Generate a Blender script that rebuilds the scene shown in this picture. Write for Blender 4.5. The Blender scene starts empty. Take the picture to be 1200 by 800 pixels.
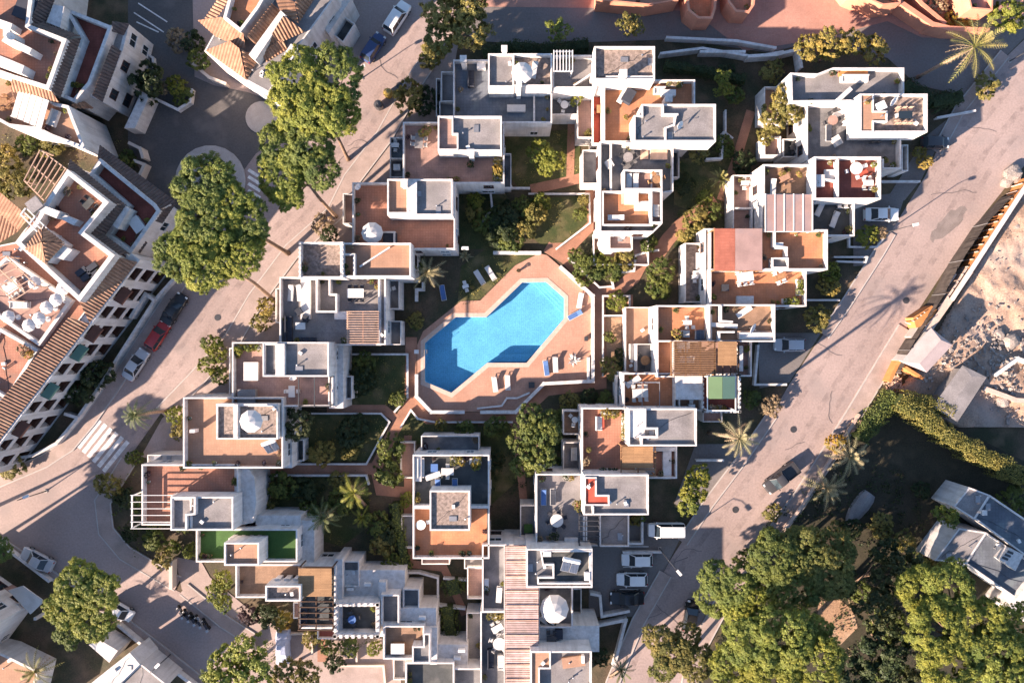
import bpy, math, random
from mathutils import Vector, Matrix
random.seed(11)
R=math.radians
C=bpy.context.scene.collection
CAMH=89.0; PPM=9.0
def W(x,y,z=0.0):
    """point at height z that lies under the plan coordinates (x,y) of the survey photo"""
    f=(CAMH-z)/CAMH/PPM
    return Vector(((x-600)*f,(400-y)*f,z))
# ------------------------------------------------------------------ materials
MATS={}
def mat(name,col,rough=.85,noise=.25,scale=1.2,col2=None,bump=0.0,bscale=20,tiles=None,grout=None,metal=0,spec=.3,fine=.12,trans=0,island=0,stain=None,mortar=.03,tmix=.5,streak=0):
    if name in MATS: return MATS[name]
    m=bpy.data.materials.new(name); m.use_nodes=True; nt=m.node_tree; N=nt.nodes; L=nt.links
    b=N['Principled BSDF']; out=N['Material Output']
    b.inputs['Roughness'].default_value=rough; b.inputs['Metallic'].default_value=metal
    b.inputs['Specular IOR Level'].default_value=spec
    g=N.new('ShaderNodeNewGeometry')
    def nz(s,det=4):
        n=N.new('ShaderNodeTexNoise'); n.inputs['Scale'].default_value=s; n.inputs['Detail'].default_value=det
        L.new(g.outputs['Position'],n.inputs['Vector']); return n
    def mix(a,bb,fac,mode='MIX'):
        x=N.new('ShaderNodeMix'); x.data_type='RGBA'; x.blend_type=mode
        for s,vv in ((6,a),(7,bb)):
            if isinstance(vv,tuple): x.inputs[s].default_value=(*vv,1)
            else: L.new(vv,x.inputs[s])
        if isinstance(fac,float): x.inputs[0].default_value=fac
        else: L.new(fac,x.inputs[0])
        return x.outputs[2]
    c2=col2 or tuple(v*(1-noise) for v in col)
    n1=nz(scale); r=N.new('ShaderNodeMapRange'); r.inputs[1].default_value=.35; r.inputs[2].default_value=.65
    L.new(n1.outputs[0],r.inputs[0]); c=mix(col,c2,r.outputs[0])
    if fine:
        n2=nz(scale*9+3,2); r2=N.new('ShaderNodeMapRange'); r2.inputs[1].default_value=.3; r2.inputs[2].default_value=.7
        r2.inputs[3].default_value=1-fine; r2.inputs[4].default_value=1+fine*.6; L.new(n2.outputs[0],r2.inputs[0])
        cc=N.new('ShaderNodeCombineColor'); 
        for i in range(3): L.new(r2.outputs[0],cc.inputs[i])
        c=mix(c,cc.outputs[0],1.0,'MULTIPLY')
    if tiles:
        t=N.new('ShaderNodeTexBrick'); t.offset=0.0 if tiles[2] else .5; t.inputs['Scale'].default_value=1.0
        t.inputs['Brick Width'].default_value=tiles[0]; t.inputs['Row Height'].default_value=tiles[1]; t.inputs['Mortar Size'].default_value=mortar
        t.inputs['Color1'].default_value=(1,1,1,1); t.inputs['Color2'].default_value=(.78,.78,.78,1); t.inputs['Mortar'].default_value=(*(grout or (.6,.6,.6)),1)
        L.new(g.outputs['Position'],t.inputs['Vector']); c=mix(c,t.outputs[0],tmix,'MULTIPLY')
    if streak:
        mp=N.new('ShaderNodeMapping'); mp.inputs['Scale'].default_value=(2.2,2.2,.22); L.new(g.outputs['Position'],mp.inputs[0]); n5=N.new('ShaderNodeTexNoise'); n5.inputs['Scale'].default_value=1.0; n5.inputs['Detail'].default_value=5; L.new(mp.outputs[0],n5.inputs['Vector'])
        r5=N.new('ShaderNodeMapRange'); r5.inputs[1].default_value=.45; r5.inputs[2].default_value=.75; r5.inputs[4].default_value=streak; L.new(n5.outputs[0],r5.inputs[0]); c=mix(c,(.33,.30,.27),r5.outputs[0])
    if stain:
        n3=nz(stain[1],5); r3=N.new('ShaderNodeMapRange'); r3.inputs[1].default_value=.52; r3.inputs[2].default_value=.68
        L.new(n3.outputs[0],r3.inputs[0])
        mm=N.new('ShaderNodeMath'); mm.operation='MULTIPLY'; mm.inputs[1].default_value=stain[2]; L.new(r3.outputs[0],mm.inputs[0])
        c=mix(c,stain[0],mm.outputs[0])
    if island:
        rr=N.new('ShaderNodeMapRange'); rr.inputs[3].default_value=1-island; rr.inputs[4].default_value=1+island
        L.new(g.outputs['Random Per Island'],rr.inputs[0])
        hs=N.new('ShaderNodeHueSaturation'); L.new(rr.outputs[0],hs.inputs['Value']); L.new(c,hs.inputs['Color'])
        r4=N.new('ShaderNodeMapRange'); r4.inputs[3].default_value=.47; r4.inputs[4].default_value=.53; L.new(n1.outputs[0],r4.inputs[0]); L.new(r4.outputs[0],hs.inputs['Hue'])
        c=hs.outputs[0]
    L.new(c,b.inputs['Base Color'])
    if bump:
        bn=nz(bscale,3); bp=N.new('ShaderNodeBump'); bp.inputs['Strength'].default_value=bump; bp.inputs['Distance'].default_value=.05
        L.new(bn.outputs[0],bp.inputs['Height']); L.new(bp.outputs[0],b.inputs['Normal'])
    if trans:
        tr=N.new('ShaderNodeBsdfTranslucent'); L.new(c,tr.inputs[0]); ms=N.new('ShaderNodeMixShader'); ms.inputs[0].default_value=trans
        L.new(b.outputs[0],ms.inputs[1]); L.new(tr.outputs[0],ms.inputs[2]); L.new(ms.outputs[0],out.inputs[0])
    MATS[name]=m; return m
M={}
def dm(k,*a,**kw): M[k]=mat(k,*a,**kw)
dm('stucco',(.66,.63,.605),noise=.12,scale=.5,fine=.10,bump=.3,stain=((.42,.375,.335),.8,.5),streak=.55)
dm('cream',(.60,.51,.43),noise=.12,scale=.5,fine=.06,bump=.15,stain=((.5,.4,.33),.4,.35))
dm('salmon',(.62,.27,.17),noise=.2,scale=.5,stain=((.45,.2,.14),.5,.4))
dm('terra',(.42,.20,.135),noise=.3,scale=.6,tiles=(.33,.33,1),grout=(.62,.55,.5),stain=((.24,.155,.12),.6,.55))
dm('orange',(.52,.225,.115),noise=.22,scale=.7,tiles=(.33,.33,1),grout=(.75,.7,.65),stain=((.33,.165,.105),.6,.6))
dm('rose',(.40,.25,.205),noise=.3,scale=.7,tiles=(.3,.3,1),grout=(.7,.7,.7),stain=((.25,.17,.14),.7,.5))
dm('peach',(.40,.235,.155),noise=.15,scale=.7,tiles=(.33,.33,1),grout=(.8,.75,.7),stain=((.36,.2,.13),.5,.3))
dm('red',(.48,.09,.055),noise=.25,scale=1,stain=((.3,.08,.06),.9,.4))
dm('maroon',(.25,.075,.055),noise=.3,scale=.8,tiles=(.33,.33,1),grout=(.7,.65,.6))
dm('gray',(.175,.172,.175),noise=.3,scale=.7,tiles=(6,1.0,0),grout=(.8,.8,.8),mortar=.02,stain=((.32,.3,.29),.5,.5),fine=.2)
dm('lgray',(.265,.245,.24),noise=.3,scale=.6,tiles=(5,1.1,0),grout=(.8,.8,.8),mortar=.02,stain=((.2,.19,.18),.5,.6),fine=.2)
dm('blue',(.15,.17,.20),noise=.3,scale=.6,tiles=(.4,.4,1),stain=((.2,.24,.24),.5,.5))
dm('gravel',(.34,.265,.225),noise=.45,scale=3,col2=(.18,.14,.115),fine=.45,bump=.6,bscale=14)
dm('turf',(.05,.115,.028),noise=.2,scale=1,fine=.25)
dm('brown',(.30,.19,.125),noise=.25,scale=1,tiles=(1.6,.15,0),grout=(.5,.45,.4),fine=.2,mortar=.015)
dm('dark',(.07,.075,.075),noise=.3,scale=.8,stain=((.16,.15,.14),.6,.5),fine=.2)
dm('white',(.57,.54,.51),noise=.12,scale=.7,fine=.08,stain=((.4,.36,.33),.7,.45))
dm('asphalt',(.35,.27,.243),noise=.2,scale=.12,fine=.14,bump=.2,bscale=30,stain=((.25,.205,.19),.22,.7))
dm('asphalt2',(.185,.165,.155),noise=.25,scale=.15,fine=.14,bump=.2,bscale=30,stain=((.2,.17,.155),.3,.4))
dm('pavement',(.38,.295,.26),noise=.18,scale=.4,tiles=(.6,.6,1),grout=(.85,.84,.83),stain=((.24,.19,.16),.5,.5))
dm('kerb',(.42,.38,.35),noise=.15,scale=1)
dm('path',(.38,.195,.13),noise=.25,scale=.6,tiles=(.3,.15,0),grout=(.7,.65,.6),stain=((.25,.13,.09),.5,.5))
dm('deck',(.46,.265,.19),noise=.15,scale=.4,tiles=(.3,.3,1),grout=(.8,.75,.7),stain=((.36,.18,.12),.4,.4))
dm('coping',(.58,.44,.36),noise=.12,scale=1,tiles=(.5,.5,1),grout=(.75,.72,.7))
dm('plaza',(.43,.235,.18),noise=.2,scale=.25,stain=((.33,.19,.15),.3,.4),tiles=(.5,.5,1),grout=(.85,.82,.8))
dm('earth',(.10,.07,.045),noise=.4,scale=.35,col2=(.042,.045,.022),fine=.3,bump=.5,bscale=8,stain=((.16,.115,.07),.4,.5))
dm('lawn',(.085,.08,.03),noise=.3,scale=.5,col2=(.04,.055,.016),fine=.35,bump=.6,bscale=25,stain=((.19,.14,.075),.35,.6))
dm('dirt',(.36,.225,.14),noise=.3,scale=.25,col2=(.27,.17,.105),fine=.25,bump=.8,bscale=3,stain=((.44,.33,.24),.3,.6))
dm('rubble',(.36,.31,.275),noise=.4,scale=.6,fine=.4,bump=.8,bscale=4,stain=((.2,.17,.15),.5,.7))
dm('rooftile',(.35,.195,.125),noise=.3,scale=1.5,fine=.3,stain=((.46,.29,.18),.9,.5))
dm('rooftile_shade',(.13,.095,.085),noise=.35,scale=1.5,fine=.3,stain=((.1,.095,.09),.8,.6))  # tiles of slopes turned from the sun, shade put into the colour
dm('wood',(.33,.18,.09),noise=.3,scale=3,fine=.2)
dm('woodpale',(.60,.40,.29),noise=.25,scale=2,fine=.2)
dm('darkwood',(.09,.05,.032),noise=.3,scale=3)
dm('reed',(.38,.22,.11),noise=.2,scale=.8,tiles=(2.4,.16,0),grout=(.5,.45,.4),fine=.18,mortar=.02,tmix=.9)
dm('pinkboard',(.42,.27,.23),noise=.2,scale=.8,tiles=(3.0,.22,0),grout=(.55,.48,.45),fine=.25,stain=((.36,.24,.2),.6,.6),mortar=.02)
dm('canvas_green',(.14,.22,.11),noise=.08,scale=1,fine=.05)
dm('canvas_teal',(.06,.12,.10),noise=.08,scale=1,fine=.05)
dm('canvas_white',(.66,.63,.60),noise=.08,scale=.8,fine=.04,trans=.12)
dm('canvas_blue',(.08,.16,.36),noise=.1,scale=1)
dm('cushion',(.55,.53,.50),noise=.12,scale=2)
dm('cushion_dark',(.04,.045,.06),noise=.15,scale=2)
dm('plastic_white',(.68,.67,.65),rough=.45,noise=.05,scale=2)
dm('metal_dark',(.05,.05,.055),rough=.45,noise=.2,scale=3,spec=.5)
dm('metal_grey',(.35,.35,.36),rough=.4,noise=.15,scale=3,metal=.6)
dm('glass',(.02,.03,.04),rough=.08,noise=.1,scale=1,spec=.6,fine=0)
dm('pergola_glass',(.36,.24,.21),rough=.25,noise=.2,scale=.6,spec=.5,fine=.08,stain=((.25,.2,.2),.4,.6))
dm('pergola_tile',(.42,.15,.10),rough=.4,noise=.25,scale=.8,tiles=(.6,.35,1),grout=(.7,.6,.55),fine=.15)
dm('panel',(.05,.06,.085),rough=.15,noise=.2,scale=2,spec=.6,tiles=(.35,1.0,1),grout=(2.,2.,2.))
dm('shutter',(.085,.035,.025),noise=.2,scale=2)
dm('barrier_orange',(.50,.205,.07),noise=.15,scale=1.5,stain=((.5,.25,.1),.8,.5))
dm('cabinroof',(.45,.36,.34),noise=.12,scale=.8,stain=((.36,.3,.28),.6,.4))
dm('site',(.43,.30,.225),noise=.3,scale=.25,col2=(.34,.225,.155),fine=.3,bump=.8,bscale=3,stain=((.36,.30,.26),.14,.6))
dm('soil_shade',(.052,.043,.028),noise=.4,scale=.3,col2=(.03,.03,.017),fine=.35,bump=.5,bscale=8,stain=((.10,.075,.05),.3,.5))  # garden soil with the shade of the trees darkened into it
dm('netting',(.075,.062,.055),noise=.35,scale=1.5,fine=.3)
dm('road_paint',(.80,.76,.72),noise=.25,scale=2,fine=.3,stain=((.4,.36,.33),.9,.5))
dm('bark',(.24,.16,.11),noise=.35,scale=2,fine=.3,bump=.6,bscale=12)
dm('palmbark',(.36,.25,.18),noise=.35,scale=4,fine=.3,bump=.6,bscale=12)
def leaf(k,c,c2,isl=.35): dm(k,c,col2=c2,rough=.6,scale=.55,fine=0,trans=.2,island=isl,spec=.25)
leaf('pine',(.27,.285,.05),(.16,.185,.036))
leaf('olive',(.27,.225,.06),(.14,.13,.04))
leaf('green',(.145,.165,.035),(.075,.10,.026))
leaf('deep',(.05,.068,.024),(.03,.045,.018))
leaf('lime',(.225,.23,.036),(.135,.155,.03))
leaf('gold',(.33,.25,.06),(.19,.16,.045))
leaf('dry',(.36,.27,.16),(.22,.16,.10))
leaf('frond',(.30,.26,.09),(.18,.18,.06),.25)
leaf('frondpale',(.36,.31,.17),(.22,.20,.11),.25)
leaf('fronddeep',(.17,.19,.075),(.10,.12,.05),.25)
leaf('flower',(.40,.25,.04),(.16,.15,.03))
leaf('purple',(.07,.035,.045),(.05,.03,.03))
# ------------------------------------------------------------------ mesh builder
class MB:
    def __init__(s): s.v=[]; s.f=[]; s.m=[]
    def add(s,vs,fs,mi=0):
        o=len(s.v); s.v+= [tuple(v) for v in vs]; s.f+= [tuple(i+o for i in f) for f in fs]; s.m+=[mi]*len(fs)
    def poly(s,pts,mi=0): s.add(pts,[tuple(range(len(pts)))],mi)
    def prism(s,poly,z0,z1,mi=0,bottom=False,top=True):
        n=len(poly); vs=[(p[0],p[1],z0) for p in poly]+[(p[0],p[1],z1) for p in poly]
        fs=[(i,(i+1)%n,n+(i+1)%n,n+i) for i in range(n)]
        if top: fs.append(tuple(range(n,2*n)))
        if bottom: fs.append(tuple(range(n-1,-1,-1)))
        s.add(vs,fs,mi)
    def box(s,c,sz,rz=0,mi=0):
        x,y,z=(v/2 for v in sz); ca,sa=math.cos(rz),math.sin(rz)
        P=[]
        for dz in (-z,z):
            for dx,dy in ((-x,-y),(x,-y),(x,y),(-x,y)): P.append((c[0]+dx*ca-dy*sa,c[1]+dx*sa+dy*ca,c[2]+dz))
        s.add(P,[(3,2,1,0),(4,5,6,7),(0,1,5,4),(1,2,6,5),(2,3,7,6),(3,0,4,7)],mi)
    def beam(s,p0,p1,w,h,mi=0):
        p0=Vector(p0);p1=Vector(p1);d=p1-p0
        if d.length<1e-6: return
        d.normalize(); up=Vector((0,0,1)) if abs(d.z)<.95 else Vector((1,0,0))
        a=d.cross(up).normalized()*(w/2); b=a.cross(d).normalized()*(h/2)
        P=[p+sa*a+sb*b for p in (p0,p1) for sa,sb in ((-1,-1),(1,-1),(1,1),(-1,1))]
        s.add(P,[(0,1,2,3),(7,6,5,4),(0,4,5,1),(1,5,6,2),(2,6,7,3),(3,7,4,0)],mi)
    def tube(s,pts,rs,n=7,mi=0,cap=True):
        pts=[Vector(p) for p in pts]; base=len(s.v)
        for i,p in enumerate(pts):
            d=(pts[min(i+1,len(pts)-1)]-pts[max(i-1,0)]).normalized()
            up=Vector((0,0,1)) if abs(d.z)<.9 else Vector((1,0,0))
            a=d.cross(up).normalized(); b=a.cross(d)
            for k in range(n):
                t=2*math.pi*k/n; s.v.append(tuple(p+(a*math.cos(t)+b*math.sin(t))*rs[i]))
        for i in range(len(pts)-1):
            for k in range(n):
                s.f.append((base+i*n+k,base+i*n+(k+1)%n,base+(i+1)*n+(k+1)%n,base+(i+1)*n+k)); s.m.append(mi)
        if cap:
            s.f.append(tuple(base+k for k in range(n-1,-1,-1))); s.m.append(mi)
            e=base+(len(pts)-1)*n; s.f.append(tuple(e+k for k in range(n))); s.m.append(mi)
    def lathe(s,c,prof,n=16,mi=0):
        base=len(s.v)
        for r,z in prof:
            for k in range(n):
                t=2*math.pi*k/n; s.v.append((c[0]+r*math.cos(t),c[1]+r*math.sin(t),c[2]+z))
        for i in range(len(prof)-1):
            for k in range(n):
                s.f.append((base+i*n+k,base+i*n+(k+1)%n,base+(i+1)*n+(k+1)%n,base+(i+1)*n+k)); s.m.append(mi)
    def mesh(s,name,mats,off=(0,0,0),smooth=False):
        me=bpy.data.meshes.new(name)
        me.from_pydata([(v[0]-off[0],v[1]-off[1],v[2]-off[2]) for v in s.v],[],s.f)
        if not isinstance(mats,(list,tuple)): mats=[mats]
        for m in mats: me.materials.append(M[m] if isinstance(m,str) else m)
        if len(mats)>1: me.polygons.foreach_set('material_index',s.m)
        if smooth=='edge': me.shade_smooth(); me.set_sharp_from_angle(angle=R(38))
        elif smooth: me.polygons.foreach_set('use_smooth',[True]*len(me.polygons))
        me.update(); return me
    def build(s,name,mats,parent=None,smooth=False,local=False):
        off=(0,0,0) if (parent is None or local) else wloc(parent)
        o=bpy.data.objects.new(name,s.mesh(name,mats,off,smooth)); C.objects.link(o)
        if parent is not None: o.parent=parent
        return o
def wloc(o):
    v=Vector(o.location)
    while o.parent: o=o.parent; v=v+Vector(o.location)
    return v
LABELS={}
def tag(o,label,cat,group=None,kind=None):
    if label: o['label']=label; o['category']=cat
    if group: o['group']=group
    if kind: o['kind']=kind
    return o
def thing(name,label,cat,loc,rz=0,group=None):
    o=bpy.data.objects.new(name,None); C.objects.link(o); o.location=loc; o.rotation_euler=(0,0,rz); o.empty_display_size=.3
    return tag(o,label,cat,group)
def solo(mb,name,mats,label,cat,loc,group=None,smooth=False):
    """a one-mesh thing whose origin is at its base"""
    o=bpy.data.objects.new(name,mb.mesh(name,mats,loc,smooth)); C.objects.link(o); o.location=loc
    return tag(o,label,cat,group)
def copy_tree(o,parent=None):
    c=o.copy(); C.objects.link(c)
    if parent: c.parent=parent
    for ch in list(o.children): copy_tree(ch,c)
    return c
def struct(mb,name,mats,z=None):
    o=mb.build(name,mats); o['kind']='structure'; return o
def ccw(P):
    a=sum(P[i][0]*P[(i+1)%len(P)][1]-P[(i+1)%len(P)][0]*P[i][1] for i in range(len(P)))
    return list(P) if a>0 else list(P)[::-1]
def inset(P,t):
    n=len(P); out=[]
    for i in range(n):
        a=Vector(P[i-1][:2]);b=Vector(P[i][:2]);c=Vector(P[(i+1)%n][:2])
        d1=(b-a).normalized(); d2=(c-b).normalized(); n1=Vector((-d1.y,d1.x)); n2=Vector((-d2.y,d2.x))
        k=1+n1.dot(n2); k=max(k,.2); q=b+(n1+n2)*(t/k); out.append((q.x,q.y))
    return out
def inpoly(x,y,P):
    r=False; j=len(P)-1
    for i in range(len(P)):
        if (P[i][1]>y)!=(P[j][1]>y) and x<(P[j][0]-P[i][0])*(y-P[i][1])/(P[j][1]-P[i][1])+P[i][0]: r=not r
        j=i
    return r
def rect(a): return [(a[0],a[1]),(a[2],a[1]),(a[2],a[3]),(a[0],a[3])]
# ------------------------------------------------------------------ houses
FLOORS=[]; VOLS=[]; WINQ=[]; EPS=[0]
class House:
    def __init__(s,label,x,y,cat='house',name='white_house',wm='stucco'):
        s.root=thing(name,label,cat,W(x,y,0)); s.w=MB(); s.wm=wm; s.ch=None
    def vol(s,a,top,fl='lgray',d=.9,t=.18,base=0.0,win=None,rail=False):
        P=rect(a) if isinstance(a[0],(int,float)) else a
        EPS[0]+=1; e=(EPS[0]%17)*.004
        P=ccw([tuple(W(x,y,top)[:2]) for x,y in P]); P=inset(P,-e); top+= (EPS[0]%5)*.004
        I=inset(P,t); n=len(P); fz=top-d
        mb=s.w
        mb.prism(P,base,top,top=False)
        vs=[(p[0],p[1],top) for p in P]+[(p[0],p[1],top) for p in I]+[(p[0],p[1],fz-.02) for p in I]
        fs=[(i,(i+1)%n,n+(i+1)%n,n+i) for i in range(n)]+[(n+i,n+(i+1)%n,2*n+(i+1)%n,2*n+i) for i in range(n)]
        mb.add(vs,fs)
        f=MB(); f.poly([(p[0],p[1],fz) for p in I])
        nm='terrace_floor' if d>.6 else 'flat_roof'
        f.build(nm,fl,s.root)
        FLOORS.append((s.root,I,fz,d,P))
        VOLS.append((P,base,top))
        if win is None: win= base==0 and top>4.5
        if win: WINQ.append((s.root,P,base,top,d))
        return fz
    def tower(s,a,top=9.0,fl='lgray',base=5.6,d=.35,**k): return s.vol(a,top,fl,d=d,base=base,win=False,**k)
    def lot(s,a,top=3.6,fl='gray',d=.85,**k): return s.vol(a,top,fl,d=d,win=False,t=.12,**k)
    def wall(s,pts,z0,z1,t=.22,zr=None):
        """low inner wall or ledge along plan points"""
        zr=z1 if zr is None else zr; EPS[0]+=1; z1+= (EPS[0]%5)*.003
        Q=[W(x,y,zr) for x,y in pts]
        for i in range(len(Q)-1):
            d=(Q[i+1]-Q[i]); d.z=0; d.normalize(); ex=d*(t/2-.003*(i%2+1))
            s.w.beam((Q[i].x-ex.x,Q[i].y-ex.y,(z0+z1)/2+.002*i),(Q[i+1].x+ex.x,Q[i+1].y+ex.y,(z0+z1)/2+.002*i),t,z1-z0)
    def block(s,a,z0,z1,mi=0):
        P=rect(a) if isinstance(a[0],(int,float)) else a
        EPS[0]+=1; z1+=(EPS[0]%5)*.004
        P=ccw([tuple(W(x,y,z1)[:2]) for x,y in P]); s.w.prism(inset(P,-(EPS[0]%17)*.003),z0,z1)
    def chimney(s,x,y,z0,z1,w=.55):
        mb=MB(); p=W(x,y,z1); mb.box((p.x,p.y,(z0+z1)/2),(w,w,z1-z0)); mb.box((p.x,p.y,z1+.03),(w+.16,w+.16,.08))
        for dx in (-1,1):
            for dy in (-1,1): mb.box((p.x+dx*w*.38,p.y+dy*w*.38,z1+.16),(.1,.1,.2))
        mb.box((p.x,p.y,z1+.29),(w+.2,w+.2,.07)); mb.build('chimney','stucco',s.root)
    def crenel(s,a,z,step=.55,sz=.28,sides='LRTB',t=.24,mi='stucco'):
        mb=MB(); x0,y0,x1,y1=a; A=W(x0,y1,z); B=W(x1,y0,z)
        if 'T' in sides or 'B' in sides:
            n=max(2,int((B.x-A.x)/step))
            for i in range(n+1):
                x=A.x+(B.x-A.x)*i/n
                for k,yy in (('T',B.y),('B',A.y)):
                    if k in sides: mb.box((x,yy,z+sz/2),(sz,t+.02,sz))
        n=max(2,int((B.y-A.y)/step))
        for i in range(n+1):
            y=A.y+(B.y-A.y)*i/n
            for k,xx in (('L',A.x),('R',B.x)):
                if k in sides: mb.box((xx,y,z+sz/2),(t+.02,sz,sz))
        s.w.add(mb.v,mb.f)
    def pergola(s,a,z0,z1,n,axis='x',m='wood',m2=None,bw=.1,posts=True,cover=None,cz=.12,cr=None,n2=2):
        """n beams running along axis, on n2 cross beams and posts; optional cover sheet"""
        mb=MB(); x0,y0,x1,y1=a; A=W(x0,y1,z1); B=W(x1,y0,z1)
        for i in range(n):
            f=i/(n-1) if n>1 else .5
            if axis=='x': y=A.y+(B.y-A.y)*f; mb.beam((A.x-.1,y,z1),(B.x+.1,y,z1),bw,.14)
            else: x=A.x+(B.x-A.x)*f; mb.beam((x,A.y-.1,z1),(x,B.y+.1,z1),bw,.14)
        for i in range(n2):
            f=i/(n2-1)
            if axis=='x': x=A.x+(B.x-A.x)*f; mb.beam((x,A.y,z1-.15),(x,B.y,z1-.15),.13,.16)
            else: y=A.y+(B.y-A.y)*f; mb.beam((A.x,y,z1-.15),(B.x,y,z1-.15),.13,.16)
        if posts:
            for x in (A.x+.07,B.x-.07):
                for y in (A.y+.07,B.y-.07): mb.beam((x,y,z0),(x,y,z1-.2),.13,.13)
        p=mb.build('pergola',m,s.root)
        if cover:
            c=MB(); q=cr or a; A=W(q[0],q[3],z1); B=W(q[2],q[1],z1); c.box(((A.x+B.x)/2,(A.y+B.y)/2,z1+cz),(B.x-A.x,B.y-A.y,.05)); c.build('canopy',cover,p)
    def done(s):
        s.w.build('wall',s.wm,s.root)
        return s
def flush_windows():
    for root,P,base,top,d in WINQ:
        n=len(P)
        for i in range(n):
            a=Vector(P[i]);b=Vector(P[(i+1)%n]); e=b-a; ln=e.length
            if ln<2.2: continue
            e.normalize(); nr=Vector((e.y,-e.x)); mid=(a+b)/2
            if nr.dot(-mid)<=.5: continue
            k=max(1,int(ln/3.1))
            for j in range(k):
                for zc in (1.5,4.3,7.1):
                    if zc+.7>top-d+.2: continue
                    c=a+e*(ln*(j+.5)/k+random.uniform(-.25,.25)); q=c+nr*.4
                    if any(inpoly(q.x,q.y,V) and t2>zc-.6 and V is not P for V,b2,t2 in VOLS): continue
                    if random.random()<.25: continue
                    w=random.choice((.9,1.1,1.5)); h=1.15; rz=math.atan2(e.y,e.x)
                    mb=MB(); o=c+nr*.03
                    for sx,sz,ww,hh in ((0,h/2+.03,w+.14,.07),(0,-h/2-.04,w+.24,.09),(-w/2-.035,0,.07,h),(w/2+.035,0,.07,h),(0,0,.05,h)):
                        dep=.16 if hh==.09 else .06
                        mb.box((o.x+e.x*sx,o.y+e.y*sx,zc+sz),(ww,dep,hh),rz)
                    f=mb.build('window','plastic_white' if random.random()<.5 else 'shutter',root)
                    g=MB(); o=c+nr*.012; g.box((o.x,o.y,zc),(w,.02,h),rz); g.build('pane','glass',f)
def clutter():
    rng=random.Random(21); pv={}
    def free(x,y,z,own): return not any(V is not own and t2>z+.25 and b2<z+2 and inpoly(x,y,V) for V,b2,t2 in VOLS)
    for root,I,fz,d,P in FLOORS:
        X=[p[0] for p in I]; Y=[p[1] for p in I]; ar=abs(sum(I[i-1][0]*I[i][1]-I[i][0]*I[i-1][1] for i in range(len(I))))/2
        if max(X)<-72 or min(X)>72 or min(Y)>50 or max(Y)<-50: continue
        if d<=.65:
            if ar<4: continue
            for _ in range(2+int(ar/14)):
                for _ in range(8):
                    x,y=rng.uniform(min(X),max(X)),rng.uniform(min(Y),max(Y))
                    if inpoly(x,y,inset(I,.25)) and free(x,y,fz,P): break
                else: continue
                mb=MB(); k=rng.random()
                if k<.5: mb.tube([(x,y,fz-.02),(x,y,fz+.45)],[.06,.06],8); mb.lathe((x,y,fz+.45),[(.11,0),(.11,.05),(0,.1)],8); mb.build('vent_pipe','metal_grey',root)
                elif k<.8: mb.box((x,y,fz+.12),(.45,.35,.26),rng.uniform(0,3)); mb.build('roof_vent','plastic_white',root)
                else: mb.box((x,y,fz+.04),(.9,.6,.1),rng.choice((0,1.57))); mb.build('roof_hatch','metal_grey',root)
            if ar>10:
                J=inset(I,.3); mb=MB(); a=J[0];b=J[len(J)//2]; n=9
                mb.tube([(a[0]+(b[0]-a[0])*i/n+(rng.uniform(-.25,.25) if 0<i<n else 0),a[1]+(b[1]-a[1])*i/n+(rng.uniform(-.25,.25) if 0<i<n else 0),fz+.02) for i in range(n+1)],[.025]*(n+1),5)
                if all(free(v[0],v[1],fz,P) for v in mb.v[::5]): mb.build('cable','metal_dark',root)
        elif ar>9:
            J=inset(I,.38); lab='small potted plant along the parapets of the '+' '.join(root['label'].split()[:8]); 
            while lab.split()[-1] in ('a','and','with','the','of','at','on','by','in','below','above','roof'): lab=' '.join(lab.split()[:-1])
            per=[(J[i],J[(i+1)%len(J)]) for i in range(len(J))]
            for _ in range(2+int(ar/11)):
                a,b=rng.choice(per); t=rng.random(); x,y=a[0]+(b[0]-a[0])*t,a[1]+(b[1]-a[1])*t
                if not free(x,y,fz,P): continue
                r=rng.uniform(.22,.42); th=thing('potted_plant',lab,'potted plant',(x,y,fz),0,lab); mb=MB(); pr=r*.55; mb.lathe((0,0,0),[(0,0),(pr*.7,0),(pr,.35),(pr*1.1,.35),(pr*1.1,.31),(pr*.9,.3),(0,.3)],9); pm=rng.choice(('terra','terra','plastic_white','metal_dark'))
                key=(pm,int(r*20))
                if key not in pv: pv[key]=mb.mesh('pot',pm)
                o=bpy.data.objects.new('pot',pv[key]); C.objects.link(o); o.parent=th
                put_crown('foliage','small',rng.randrange(3),rng.choice(('green','olive','lime','deep','dry','purple')),th,(0,0,.3+r*.45),r,.9)
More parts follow.
